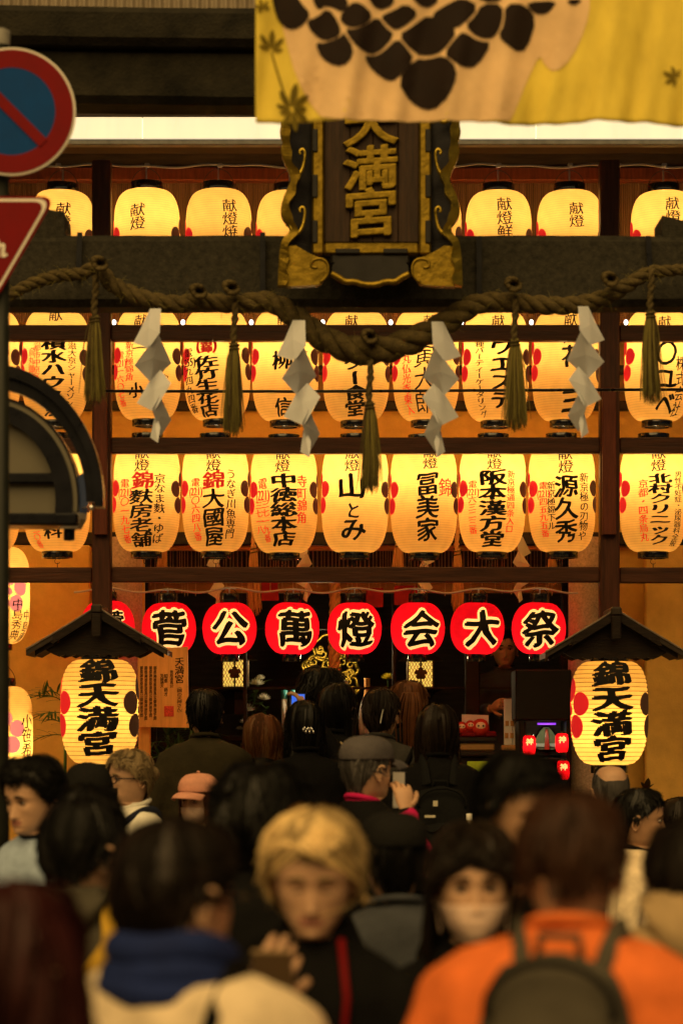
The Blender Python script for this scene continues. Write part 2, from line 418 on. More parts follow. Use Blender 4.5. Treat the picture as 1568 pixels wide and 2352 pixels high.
# ------------------------------------------------------------------ lanterns
LIGHTS = []
def bulb(o, z, power, col=(1, .77, .43), r=.03):
    l = bpy.data.lights.new('bulb_light', 'POINT'); l.energy = power; l.color = col; l.shadow_soft_size = r
    p = bpy.data.objects.new('bulb_light', l); COL.objects.link(p); p.parent = o; p.location = (0, 0, z); return p

def prof(t, Rr, Rc, n, m):
    if t > 0 and n > 2.3: n *= 1.25; m *= 1.12
    return Rc+(Rr-Rc)*max(0., 1-abs(t)**n)**(1/m)
_sh = {}
def shell_mesh(Rr, H, Rc, n, m, hoops, seg, hoopw, mats, bulge):
    key = (round(Rr, 4), round(H, 4), tuple(mats), hoops)
    if key in _sh: return _sh[key]
    P = []; MI = []
    for i in range(hoops):
        z0 = H/2-H*i/hoops; z1 = H/2-H*(i+1)/hoops
        for z, k, mi in ((z0, 0, 1), (z0-hoopw, 0, 0), ((z0-hoopw+z1)/2, bulge, 0)):
            P.append((prof(2*z/H, Rr, Rc, n, m)+k, z)); MI.append(mi)
    P.append((Rc, -H/2)); b = MB(); b.lathe(P, seg, mi=MI)
    me = b.mesh('paper_body', mats, True); _sh[key] = me; return me

def wrap(res, cx, cy, k, Rr, H, Rc, n, m, lift, mi=0, mb=None):
    """lay printed shapes (photo units) on the lantern's curved paper"""
    mb = mb or MB()
    for V, F, lf in res:
        x = (V[:, 0]-cx)*k; z = -(V[:, 1]-cy)*k
        xc = x.mean(); th = math.asin(max(-.985, min(.985, xc/Rr)))
        th = th+(x-xc)/Rr/max(.55, math.cos(th))
        r = np.array([prof(max(-1, min(1, 2*q/H)), Rr, Rc, n, m) for q in z])+lift+lf
        mb.add(np.stack([r*np.sin(th), -r*np.cos(th), z], 1), F, mi)
    return mb

def disc(cx, cy, r, n=26, rings=4):
    V = [(cx, cy)]; F = []
    for j in range(1, rings+1):
        for i in range(n): a = 2*math.pi*i/n; V.append((cx+r*j/rings*math.cos(a), cy+r*j/rings*math.sin(a)))
    for i in range(n): F.append([0, 1+i, 1+(i+1) % n])
    for j in range(rings-1):
        for i in range(n):
            p = 1+j*n; q = p+n; F.append([p+i, q+i, q+(i+1) % n, p+(i+1) % n])
    return np.array(V), F

def crest(th0, zc, rp, ring, Rr, H, Rc, n, m, lift=.0035):
    mb = MB()
    for k in range(5):
        a = math.pi/2+k*2*math.pi/5; V, F = disc(ring*math.cos(a), ring*math.sin(a), rp)
        th = th0+V[:, 0]/Rr; z = zc+V[:, 1]
        r = np.array([prof(max(-1, min(1, 2*q/H)), Rr, Rc, n, m) for q in z])+lift
        mb.add(np.stack([r*np.sin(th), -r*np.cos(th), z], 1), F)
    V, F = disc(0, 0, rp*.42, 14, 2); th = th0+V[:, 0]/Rr; z = zc+V[:, 1]
    r = np.array([prof(2*q/H, Rr, Rc, n, m) for q in z])+lift
    mb.add(np.stack([r*np.sin(th), -r*np.cos(th), z], 1), F)
    return mb

_cap = {}
def cap_mesh(r, h, name):
    key = (round(r, 4), round(h, 4))
    if key not in _cap:
        _cap[key] = MB().lathe([(r*.82, -h/2), (r, -h/2), (r*1.015, -h/2+.003), (r*1.015, h/2-.003), (r, h/2), (r*.82, h/2), (r*.82, -h/2)], 32).mesh(name, 'lacquer', True)
    return _cap[key]

GEO = dict(row=dict(n=3.3, m=1.95, hoops=46, seg=44, hoopw=.0022, mats=('paper', 'hoop'), bulge=.0012),
           big=dict(n=3.0, m=1.9, hoops=24, seg=64, hoopw=.0028, mats=('bigpaper', 'bighoop'), bulge=.0035),
           red=dict(n=2.05, m=2.0, hoops=40, seg=56, hoopw=.0012, mats=('redpaper', 'redhoop'), bulge=.0006))
def lantern(name, label, group, cx, cy, d, Rpx, Hpx, kind, black=(), red=(), crests=True, cth=(-87, 87), power=5., bz=.2, caprx=None, caph=(20, 16), handle=True, hook=False, outline=False, pink=False, tilt=0.):
    g = GEO[kind]; k = PX(d); Rr = Rpx*k; H = Hpx*k; Rc = (caprx or Rpx*.46)*k
    c = W(cx, cy, d); o = thing(name, label, 'lantern', c, group); o.rotation_euler = (0, R(tilt), 0)
    link('paper_body', shell_mesh(Rr, H, Rc, g['n'], g['m'], g['hoops'], g['seg'], g['hoopw'], g['mats'], g['bulge']), o)
    q = link('top_ring', cap_mesh(Rc*1.02, caph[0]*k, 'top_ring'), o); q.location = (0, 0, H/2+caph[0]*k/2-.002)
    q = link('bottom_ring', cap_mesh(Rc, caph[1]*k, 'bottom_ring'), o); q.location = (0, 0, -H/2-caph[1]*k/2+.002)
    a = (Rr, H, Rc, g['n'], g['m'])
    lb = .0026+g['bulge']
    if outline:
        for q in layout(black, .046): wrap(q, cx, cy, k, *a, lb).build('character_outline', 'glowpaper', o, local=True, fix=False)
        lb += .0035
    for q in layout(black): wrap(q, cx, cy, k, *a, lb).build('character' if len(q) == 1 else 'lettering', 'ink', o, local=True, fix=False)
    for q in layout(red): wrap(q, cx, cy, k, *a, lb).build('red_character' if len(q) == 1 else 'red_lettering', 'redink', o, local=True, fix=False)
    if crests:
        rp = (19 if kind == 'row' else 27)*k; rg = rp*1.72
        crest(R(cth[0]), 6*k, rp, rg, *a, lift=.0022+g['bulge']).build('red_plum_crest', 'litpalecrest' if pink else 'redcrest', o, local=True, fix=False)
        crest(R(cth[1]), 6*k, rp, rg, *a, lift=.0022+g['bulge']).build('black_plum_crest', 'blackcrest', o, local=True, fix=False)
    if handle:
        hh = MB(); hr = Rc*1.03
        hh.tube([(hr*math.cos(t), 0, H/2+caph[0]*k*.3+hr*1.25*math.sin(t)) for t in np.linspace(0, math.pi, 17)], .0022, 6); hh.build('wire_handle', 'wire', o, True, local=True)
        MB().tube([(0, 0, H/2-.01), (0, 0, H/2+caph[0]*k*.3+hr*1.3)], .005, 6).build('lamp_cord', 'cable', o, True, local=True)
    if hook:
        hh = MB(); hr = 6*k; z0 = -H/2-caph[1]*k
        hh.tube([(hr*math.cos(t), 0, z0-hr+hr*math.sin(t)) for t in np.linspace(.6, 5.9, 14)], .0018, 6)
        hh.tube([(0, 0, z0-hr*1.6), (0, 0, z0-hr*4.2)], .0022, 6); hh.build('hook', 'wire', o, True, local=True)
    bulb(o, bz*H, power)
    return o

ORD = ['first', 'second', 'third', 'fourth', 'fifth', 'sixth', 'seventh']
B1, B2, B3 = .014, .026, .036
KD = '献燈'
row1 = [(140, [(KD, 152, 478, 538, 34, B1)]), (338, [(KD, 322, 480, 541, 34, B1)]), (503, [(KD+'焼', 532, 470, 560, 33, B1)]), (664, []), (822, []), (985, [(KD, 985, 470, 530, 34, B1)]),
        (1145, [(KD+'鮮', 1155, 466, 562, 36, B1)]), (1309, [(KD, 1318, 478, 536, 34, B1)]), (1525, [(KD, 1537, 465, 527, 34, B1)])]
lab1 = ['left of the left post', 'first right of the left post', 'second right of the left post', 'half hidden by the left edge of the gilt plaque', 'wholly behind the gilt plaque', 'peeping out at the right edge of the gilt plaque',
        'first right of the gilt plaque', 'next to the right post on its left', 'right of the right post']
for i, (x, k) in enumerate(row1):
    lantern('paper_lantern', 'cream lantern, top row, '+lab1[i], 'cream lanterns of the top row', x, 565+random.uniform(-3, 4), 15.2, 76, 250, 'row', black=k, power=4.4*random.uniform(.75, 1.2), bz=.23, tilt=random.uniform(-1.6, 1.6))

row2 = [(-28, [], [('日木', 16, 790, 862, 22)]),
 (128, [('献', 133, 716, 748, 34, B1), ('積水ハウス京', 131, 784, 962, 56, B3), ('京滋大京シャーメゾン支', 171, 778, 958, 18)], [('京都市中京区', 93, 786, 882, 17), ('烏丸御池', 80, 808, 886, 15)]),
 (340, [('献', 326, 732, 762, 30, B1), ('一', 326, 800, 820, 34, B3), ('小', 318, 888, 922, 34, B2), ('や', 383, 866, 884, 16)], [('新京極錦角', 303, 794, 884, 19), ('電[(221)]一六〇七番', 281, 815, 940, 17)]),
 (498, [('燈', 480, 768, 796, 32, B1), ('佐竹生花店', 476, 826, 962, 54, B3), ('電[(255)]九四九四番', 436, 806, 952, 19)], [('[（錦）]', 478, 788, 824, 62, B2)]),
 (655, [('献', 652, 730, 758, 30, B1), ('柳', 650, 815, 858, 46, B2), ('信', 651, 922, 962, 44, B2), ('京', 696, 812, 842, 22), ('すす', 686, 852, 900, 15)], []),
 (818, [('献', 805, 733, 762, 32, B1), ('スター食堂', 815, 792, 962, 52, B3)], []),
 (978, [('献', 985, 733, 762, 30, B1), ('寅大郎', 972, 802, 956, 50, .004), ('鶏', 1021, 806, 828, 16)], [('烏丸仏光寺東入', 932, 798, 958, 19)]),
 (1138, [('献', 1140, 733, 762, 32, B1), ('ウエステ', 1148, 786, 946, 54, B3), ('各種パーティーケータリング', 1098, 778, 964, 20)], []),
 (1298, [('献燈', 1304, 722, 800, 32, B1), ('花', 1309, 802, 852, 52, B2), ('三', 1309, 900, 956, 56, B3)], []),
 (1510, [('献', 1517, 735, 765, 32, B1), ('〇ユベ', 1521, 792, 964, 48, B2), ('株式会社', 1554, 826, 962, 22)], [])]
posn = ['cut off by the left edge', 'second from the left edge']+[ORD[i]+' right of the left post' for i in range(7)]+['right of the right post']
for i, (x, k, r) in enumerate(row2):
    lantern('paper_lantern', 'cream paper lantern in the middle row, '+posn[i], 'cream lanterns of the middle row', x, 840+random.uniform(-2, 2), 15.22, 76, 252, 'row', black=k, red=r, power=6.3*random.uniform(.75, 1.15), bz=.15, tilt=random.uniform(-1.3, 1.3), handle=False)

row3 = [(-30, [], [('[(221)]', 10, 1172, 1200, 40)]),
 (130, [('内科', 128, 1176, 1242, 46, B2), ('産', 172, 1196, 1216, 22)], [('[(213)]', 80, 1170, 1198, 36), ('三二〇番', 86, 1196, 1262, 18)]),
 (337, [(KD, 331, 1034, 1090, 34, B1), ('麩房老舗', 330, 1131, 1260, 54, B2), ('京なま麩・ゆば', 371, 1094, 1252, 25)], [('錦', 333, 1090, 1130, 50, B2), ('電[(221)]〇一九七番', 292, 1106, 1252, 21)]),
 (495, [(KD, 494, 1034, 1090, 34, B1), ('大國屋', 494, 1130, 1258, 50, B2), ('うなぎ川魚専門', 533, 1084, 1242, 21)], [('錦', 494, 1089, 1130, 50, B2), ('電[(221)]〇六四八番', 453, 1104, 1246, 20)]),
 (652, [(KD, 651, 1034, 1092, 34, B1), ('中徳総本店', 653, 1094, 1258, 60, B3)], [('寺町錦角', 694, 1098, 1208, 22), ('電[(221)]', 605, 1104, 1156, 20), ('三七一九番', 612, 1154, 1250, 17), ('三七一八', 597, 1156, 1230, 17)]),
 (815, [(KD, 807, 1034, 1090, 34, B1), ('山', 806, 1094, 1152, 66, B2), ('と', 811, 1160, 1198, 34, B2), ('み', 811, 1194, 1246, 64, B2)], []),
 (973, [(KD, 986, 1034, 1084, 34, B1), ('冨美家', 979, 1092, 1248, 52, B2)], [('錦', 1020, 1104, 1146, 30, B1)]),
 (1130, [(KD, 1130, 1034, 1086, 34, B1), ('阪本漢方堂', 1127, 1086, 1260, 62, B3)], [('新京極通四条入口', 1168, 1086, 1228, 18), ('電[(221)]六三二三番', 1082, 1110, 1232, 18)]),
 (1290, [(KD, 1293, 1034, 1094, 34, B1), ('源久秀', 1294, 1098, 1250, 54, B2), ('新京極の刃物や', 1335, 1092, 1246, 21), ('新京極錦下ル', 1260, 1112, 1222, 18)], [('電[(221)]四五九五番', 1243, 1112, 1238, 18)]),
 (1500, [(KD, 1503, 1034, 1090, 34, B1), ('北村クリニック', 1507, 1094, 1256, 52, B3), ('男性不妊症・泌尿器科全般', 1549, 1088, 1258, 18)], [('京都・四条烏丸', 1469, 1108, 1248, 21)])]
for i, (x, k, r) in enumerate(row3):
    lantern('paper_lantern', 'cream paper lantern in the bottom row, '+posn[i], 'cream lanterns of the bottom row', x, 1143+random.uniform(-2, 2), 15.22, 76.5, 252, 'row', black=k, red=r, power=7.3*random.uniform(.78, 1.14), bz=.20, tilt=random.uniform(-1, 1), hook=True, handle=False)

# small white bulbs between the middle row lanterns
for i, x in enumerate((262, 420, 577, 741, 897, 1060, 1220, 1381, 1437)):
    o = MB().ell(W(x, 740, 15.35), (.012, .012, .016), 12, 8).build('small_bulb', 'ledbulb', None, True)
    tag(o, 'small bare white bulb, number %s from the left above the middle lantern row' % (ORD+['eighth', 'ninth'])[i], 'bulb', 'small bulbs between the lanterns')

# round red festival lanterns
reds = [(388, '菅', 394, 1444), (527, '公', 531, 1444), (671, '萬', 680, 1444), (814, '燈', 818, 1446), (959, '会', 966, 1446), (1096, '大', 1104, 1444), (1237, '祭', 1236, 1446), (247, '菅', 268, 1425)]
for i, (x, ch, tx, ty) in enumerate(reds):
    s = 44 if i < 7 else 23
    nm = 'round red lantern, '+ORD[i]+' of the seven with large black characters' if i < 7 else 'round red lantern mostly hidden behind the left lantern hood'
    lantern('red_lantern', nm, 'round red festival lanterns', x, 1444 if i < 7 else 1440, 15.7, 62, 118, 'red', black=[(ch, tx, ty-s+4, ty+s-2, 2*s*.97, .034)], crests=False, power=1.25*random.uniform(.8, 1.25), bz=-.16, caprx=21, caph=(22, 18), outline=True, tilt=random.uniform(-2, 2))
cb = MB(); pts = []
for i in range(90):
    x = 170+i*13; ph = ((x-388)/142) % 1
    pts.append(W(x, 1352+9*math.sin(math.pi*ph)**2+2*math.sin(x*.02), 15.68))
cb.tube(pts, .006, 6)
tag(cb.build('lamp_cable', 'cable', None, True), 'grey lamp cable sagging between the round red lanterns', 'cable')
cb = MB(); pts = [W(x, 380+3*math.sin(x*.021)+2*math.sin(x*.05), 15.1) for x in range(60, 1640, 15)]
cb.tube(pts, .007, 6)
for x in (134, 338, 505, 664, 1145, 1309, 1420, 1525): cb.box(tuple(W(x, 379, 15.1)), (.03, .03, .022), .004)
tag(cb.build('lamp_cable', 'cable', None, True), 'pale lamp cable running above the top lantern row', 'cable')

# two big lanterns under little roofs
MAT['batten'] = mat('bleached_wood_edge', (.20, .15, .11), .6, var=.4, vscale=20)
def hood(x, y, side):
    d = 14.55; k = PX(d); c = W(x, y, d); o = thing('lantern_hood', 'small dark gabled wooden hood over the big lantern at the %s post' % side, 'canopy', c, 'lantern hoods')
    L = 160*k; dep = .42; rise = 98*k
    for sx in (-1, 1):
        for (th, ov, zoff, dd, m, nm) in ((.030, 0, 0, dep, 'rooftin', 'roof_board'), (.028, -.045, -.030, dep-.06, 'darkwood', 'under_board')):
            b = MB(); n = 9
            for f0, f1 in ((0, 1),):
                P = []
                for i in range(n):
                    u = i/(n-1)*(L+ov)/L; P.append((sx*u*L, -rise*(u**.94)+zoff))
                top = P; bot = [(px, pz-th) for px, pz in P]
                b.prism(top+bot[::-1], -dd/2, dd/2)
            b.build(nm, m, o, local=True)
        b = MB(); b.prism([(0, -.005), (sx*L*.62, -rise*.64-.005), (sx*L*.62, -rise*.64-.05), (0, -.055)], -dep/2-.012, -dep/2+.02); b.build('barge_board', 'darkwood', o, local=True)
    b = MB(); pl = [(-L*.80, -rise*.93)]
    for i in range(17):
        u = -1+i/8; pl.append((u*L*.62, -rise*1.10-.012*abs(math.sin(i*math.pi/2))-.0))
    pl.append((L*.80, -rise*.93)); pl += [(L*.5, -rise*.62), (0, -rise*.16), (-L*.5, -rise*.62)]
    b.prism(pl, -dep/2+.05, -dep/2+.075); b.build('gable_board', 'darkwood', o, local=True)
    b = MB(); b.prism(pl, dep/2-.075, dep/2-.05); b.build('gable_board', 'darkwood', o, local=True)
    for sx in (-1, 1):
        for zo, yo in ((.004, -dep/2-.002), (-.033, -dep/2+.026)):
            b = MB(); b.tube([(sx*u*L, yo, -rise*(u**.94)+zo) for u in np.linspace(.02, 1 if zo > 0 else .66, 10)], .0055, 6); b.build('edge_batten', 'batten', o, local=True)
    b = MB(); b.box((0, -.02, -.012), (.06, dep+.02, .05), .01); b.build('ridge', 'rooftin', o, local=True)
    b = MB(); b.box((0, -dep/2-.012, -.10), (.055, .03, .13), .006); b.build('king_post', 'darkwood', o, local=True)
    b = MB(); b.box((0, .1, -.14), (.05, .30, .05), .006); b.build('bracket', 'darkwood', o, local=True)
hood(230, 1398, 'left'); hood(1405, 1404, 'right')
lantern('big_lantern', 'big cream barrel lantern with four black characters at the left post', 'big lanterns at the posts', 229, 1635, 14.5, 88, 240, 'big',
        black=[('錦天満宮', 232, 1514, 1735, 92, .045)], cth=(-88, 88), power=6.2, bz=-.02, caprx=42, caph=(16, 20))
lantern('big_lantern', 'big cream barrel lantern with four black characters at the right post', 'big lanterns at the posts', 1399, 1638, 14.5, 87, 238, 'big',
        black=[('錦天満宮', 1397, 1520, 1748, 92, .045)], cth=(-84, 92), power=6.8, bz=-.12, caprx=42, caph=(16, 20))
# side lanterns at the left wall
lantern('paper_lantern', 'tall cream lantern with red plum crest on the ochre wall at left, upper one', 'side lanterns at the left wall', -6, 1368, 15.5, 74, 222, 'row', black=[('中島秀典', 47, 1378, 1472, 22, B1), ('中島廣', 64, 1402, 1478, 16)], cth=(28, 150), power=7, bz=.0, pink=True)
lantern('paper_lantern', 'tall cream lantern with red plum crest at the left edge, lower one', 'side lanterns at the left wall', 1, 1690, 15.3, 74, 226, 'row', black=[('小笹希代', 66, 1640, 1772, 22, B1)], cth=(14, 150), power=8, bz=-.1, pink=True)
# ------------------------------------------------------------------ flat shapes and print
def smooth_poly(P, it=2, closed=True):
    P = [np.array(p, float) for p in P]
    for _ in range(it):
        Q = []
        n = len(P)
        for i in range(n if closed else n-1):
            a, b = P[i], P[(i+1) % n]; Q += [a*.75+b*.25, a*.25+b*.75]
        if not closed: Q = [P[0]]+Q+[P[-1]]
        P = Q
    return [tuple(p) for p in P]
def poly_fill(P, L):
    bm = bmesh.new(); vs_ = [bm.verts.new((p[0], p[1], 0)) for p in P]; bm.faces.new(vs_)
    bmesh.ops.triangulate(bm, faces=bm.faces)
    for _ in range(5):
        ee = [e for e in bm.edges if e.calc_length() > L]
        if not ee: break
        bmesh.ops.subdivide_edges(bm, edges=ee, cuts=1); bmesh.ops.triangulate(bm, faces=bm.faces)
    bm.verts.index_update(); V = np.array([tuple(v.co)[:2] for v in bm.verts]); F = [[v.index for v in f.verts] for f in bm.faces]; bm.free()
    return V, F
def flat_text(cols, d, lift=.002, parent=None, name='lettering', m='ink'):
    for q in layout(cols):
        b = MB()
        for V, F, lf in q: b.add([tuple(W(x, y, d)-Vector((0, lift+l, 0))) for (x, y), l in zip(V, lf)], F)
        b.build(name, m, parent, fix=False)
def px_prism(mb, poly, d, depth, mi=0):
    return mb.prism([(W(x, y, d).x, W(x, y, d).z) for x, y in poly], d, d+depth, mi)

# ------------------------------------------------------------------ stone torii
tg = thing('torii_gate', 'dark stone torii with thick beams crossing above the crowd', 'torii', (0, 11.6, 0))
def rough_beam(x0, x1, y0, y1, d, depth, m, nm, rise=0, amp=.006, nx=90):
    a = W(x0, y1, d); c = W(x1, y0, d); b = MB(); sec = []
    h = c.z-a.z; bv = .03
    prof2 = [(0, bv), (0, h*.25), (0, h*.5), (0, h*.75), (0, h-bv), (bv, h), (depth-bv, h), (depth, h-bv), (depth, bv), (depth-bv, 0), (bv, 0)]
    V = []; n = len(prof2)
    for i in range(nx):
        u = i/(nx-1); X = a.x+(c.x-a.x)*u; up = rise*(2*u-1)**2
        for (yy, zz) in prof2:
            q = mnoise.noise(Vector((X*3, yy*3+d, zz*3+y0)))*amp+mnoise.noise(Vector((X*14, yy*9, zz*14)))*amp*.5
            V.append((X, d+yy+q, a.z+zz+up+q*.7))
    F = [[i*n+k, i*n+(k+1) % n, (i+1)*n+(k+1) % n, (i+1)*n+k] for i in range(nx-1) for k in range(n)]+[list(range(n)), [(nx-1)*n+k for k in range(n)]]
    b.add(V, F); return b.build(nm, m, tg)
rough_beam(-700, 2270, 14, 104, 11.05, .40, 'stonemoss', 'top_lintel', rise=.06)
rough_beam(-600, 2170, 108, 238, 11.12, .24, 'stonemoss', 'second_lintel', rise=.05)
rough_beam(-380, 1950, 538, 702, 11.42, .22, 'stone', 'tie_beam')
b = MB(); px_prism(b, [(-10, 460), (112, 481), (146, 486), (148, 545), (-10, 545)], 11.44, .3); b.build('wedge', 'stone', tg)
b = MB(); px_prism(b, [(1521, 494), (1566, 506), (1640, 480), (1640, 552), (1521, 552)], 11.44, .3); b.build('wedge', 'stone', tg)
for sx in (-1, 1):
    cx_ = sx*1.76; b = MB(); zt = W(0, 238, 11.4).z
    b.lathe([(.215, .0), (.215, .1), (.205, .15), (.20, 1.5), (.19, 3.2), (.18, zt)], 40, (cx_, 11.6, 0)); b.build('pillar', 'stone', tg, True)
b = MB()
for i, x in enumerate((180, 603, 1100, 1494)): pass
# corrugated cladding above, behind the lintels
b = MB(); zt0, zt1 = W(0, 60, 13.3).z, W(0, -330, 13.3).z
def corr(u, v):
    x = -6+12*u; return (x, 13.3+.012*math.sin(x*2*math.pi/.048), zt0+(zt1-zt0)*v)
b.grid(corr, 1400, 2); o = b.build('corrugated_cladding', mat('cream_cladding', (.26, .21, .15), .5, var=.2), sh, True)

# ------------------------------------------------------------------ sacred rope
rp = thing('shimenawa_rope', 'thick twisted straw rope looped along the stone torii beam', 'rope', W(784, 700, 11.25))
RP = [(-90, 735, 13), (0, 692, 13), (60, 657, 14), (130, 634, 15), (188, 628, 15), (222, 614, 17), (262, 655, 19), (330, 685, 20), (400, 697, 20), (470, 692, 20), (540, 698, 21), (600, 690, 22), (640, 702, 24), (690, 737, 27), (740, 775, 29), (800, 800, 31), (855, 806, 31), (920, 792, 31), (980, 765, 29), (1030, 737, 27), (1075, 707, 25), (1130, 692, 22), (1200, 696, 21), (1270, 702, 21), (1330, 698, 20), (1390, 682, 19), (1440, 655, 17), (1490, 626, 15), (1530, 622, 14), (1660, 610, 13)]
def catmull(P, per=12):
    P = [np.array(p, float) for p in P]; out = []
    for i in range(len(P)-1):
        p0, p1, p2, p3 = P[max(i-1, 0)], P[i], P[i+1], P[min(i+2, len(P)-1)]
        for j in range(per):
            t = j/per; out.append(.5*((2*p1)+(p2-p0)*t+(2*p0-5*p1+4*p2-p3)*t*t+(3*p1-p0-3*p2+p3)*t**3))
    out.append(P[-1]); return out
def twisted(pts, rads, nstr, pitch, name, m, parent, seg=9, lump=.05):
    """strands laid round a centre line"""
    ang = 0; fr_ = []; prev = Vector((0, 0, 1)); n = len(pts)
    for i in range(n):
        t = (pts[min(i+1, n-1)]-pts[max(i-1, 0)]).normalized()
        u = prev-t*prev.dot(t)
        if u.length < 1e-4: u = t.orthogonal()
        u.normalize(); prev = u; fr_.append((u, t.cross(u)))
    angs = [0]
    for i in range(1, n): angs.append(angs[-1]+(pts[i]-pts[i-1]).length/(rads[i]*pitch)*2*math.pi)
    for k in range(nstr):
        b = MB(); P = []; Q = []
        for i in range(n):
            a = angs[i]+2*math.pi*k/nstr; u, w = fr_[i]; r = rads[i]
            P.append(pts[i]+(u*math.cos(a)+w*math.sin(a))*r*.52); Q.append(r*.56*(1+lump*mnoise.noise(Vector((i*.21, k*7, 0)))*2))
        b.tube(P, Q, seg); b.build(name, m, parent, True)
cp = catmull(RP, 14)
rpts = [W(p[0], p[1], 11.27-(p[2]-13)*.0015) for p in cp]; rrad = [p[2]*PX(11.25) for p in cp]
twisted(rpts, rrad, 3, 5.2, 'strand', 'rope', rp)
b = MB(); rr = random.Random(4)          # loose straw ends
for i in range(420):
    j = rr.randrange(5, len(rpts)-5); p = rpts[j]; r = rrad[j]
    a = rr.uniform(0, 6.28); o1 = Vector((rr.uniform(-.3, .3), -abs(math.cos(a)), math.sin(a))).normalized()
    q = p+o1*r*.9; e = q+o1*rr.uniform(.01, .035)+Vector((rr.uniform(-.04, .04), 0, rr.uniform(-.025, .01)))
    b.tube([q, (q+e)/2+Vector((0, 0, .004)), e], [.0009, .0007, .0003], 3, False)
o = b.build('loose_straw', 'straw', rp); o['kind'] = 'stuff'
for x, y in ((228, 604), (455, 668), (530, 660), (848, 772), (1178, 652), (1400, 640)):
    b = MB()
    for k in range(4): b.tube([W(x+13*math.cos(t)+rr.uniform(-1, 1)+k*2-3, y+9*math.sin(t)+k*3-4, 11.17+.03*math.sin(t+k)) for t in np.linspace(0, 6.0, 12)], .011, 7)
    b.build('knot', 'rope', rp, True)
for x, y0, y1, tl in ((180, 533, 640, 3), (603, 533, 700, 0), (1100, 541, 700, 0), (1494, 541, 640, -6)):
    b = MB(); px_prism(b, [(x-6+tl, y0), (x+6+tl, y0), (x+6, y1), (x-6, y1)], 11.39, .012); b.build('strap', 'blackm', rp)

def tassel(x, y0, y1, w, label, d=11.2, n=170, m='straw', group='straw tassels on the sacred rope', wt=7):
    o = thing('straw_tassel', label, 'tassel', W(x, y0, d), group); rr = random.Random(int(x))
    L = y1-y0; yb = y0+L*.30
    pts = [W(x+2*math.sin(i*.8), y0-8+(yb-y0+14)*i/8, d) for i in range(9)]
    twisted(pts, [PX(d)*wt*1.3]*9, 2, 4.5, 'cord', m if m != 'straw' else 'rope', o, 7)
    b = MB()
    for i in range(n):
        a = rr.uniform(0, 6.283); r = math.sqrt(rr.random()); ex = r*math.cos(a); ey = r*math.sin(a)
        wl = w/2*rr.uniform(.85, 1.1)*(1.35 if rr.random() < .16 else 1); ln = L*(.70+rr.uniform(-.07, .03)-.05*r)
        P = []
        for j in range(6):
            t = j/5; s_ = wt*(1-t)**2+wl*(t**.62)*1.0
            P.append(W(x+ex*s_*(.95)+rr.uniform(-1, 1)+(4*math.sin(x+t*2)*t), yb-6+ln*t, d)+Vector((0, ey*s_*PX(d)*.8, 0)))
        b.tube(P, [.0022, .0026, .0024, .0022, .0018, .0010], 4, False, mi=rr.choice((0, 0, 1)))
    f = b.build('fibre', (m, 'rope' if m == 'straw' else m), o); f['kind'] = 'stuff'
    b = MB(); b.tube([W(x-wt*1.6*math.cos(t), yb-4+8*t/6.28, d)+Vector((0, wt*1.6*PX(d)*math.sin(t), 0)) for t in np.linspace(0, 12.5, 30)], .004, 6); b.build('binding', 'rope', o, True)
for i, (x, y0, y1, w, s_) in enumerate(((218, 640, 936, 64, 'at the left end'), (538, 700, 1006, 60, 'between the two left paper streamers'), (849, 836, 1140, 56, 'hanging lowest under the centre of the rope'), (1182, 692, 996, 66, 'between the two right paper streamers'), (1494, 625, 936, 62, 'at the right end'))):
    tassel(x, y0, y1, w*.88, 'green brown straw tassel '+s_)

SH = [[(350, 704), (378, 711), (377, 772), (350, 804), (310, 781), (330, 745)], [(372, 770), (397, 826), (352, 876), (320, 846), (349, 802)], [(376, 850), (404, 889), (364, 951), (318, 921), (348, 874)], [(377, 914), (399, 962), (375, 1002), (360, 946)], [(364, 944), (378, 986), (373, 1023), (353, 1006)]]
def shide(x0, y0, mir, label, d=11.12, sc=1., m='shide', group='white zigzag paper streamers on the sacred rope', drift=0, ny=5):
    o = thing('paper_streamer', label, 'streamer', W(x0, y0, d), group)
    for j, pl in enumerate(SH[:ny]):
        b = MB(); V = []
        cx_ = np.mean([p[0] for p in pl]); cy_ = np.mean([p[1] for p in pl])
        for (px, py) in pl:
            lx = (px-362)*mir; X = x0+lx*sc+drift*(py-704); Y = y0+(py-704)*sc
            dd = d-.012*j+((px-cx_)*(.0030 if j % 2 else -.0026)+(py-cy_)*(.0012 if j % 2 else -.0010))*sc
            V.append(W(X, Y, d)+Vector((0, dd-d, 0)))
        n = len(V); A = [tuple(v) for v in V]; B_ = [tuple(v+Vector((0, .0012, 0))) for v in V]
        c0 = np.mean(A, axis=0)+np.array([rr.uniform(-.003, .003), -.013, 0]); c1 = c0+np.array([0, .0012, 0])
        b.add(A+B_+[c0, c1], [[i, (i+1) % n, 2*n] for i in range(n)]+[[n+(i+1) % n, n+i, 2*n+1] for i in range(n)]+[[i, n+i, n+(i+1) % n, (i+1) % n] for i in range(n)])
        b.build('fold', m, o)
shide(355, 704, 1, 'white zigzag paper streamer nearest the left tassel')
shide(684, 731, 1, 'white zigzag paper streamer left of the rope centre', drift=.05, sc=1.02)
shide(1006, 734, -1, 'white zigzag paper streamer right of the rope centre', drift=.02, sc=1.01)
shide(1341, 699, -1, 'white zigzag paper streamer nearest the right tassel', sc=.98)
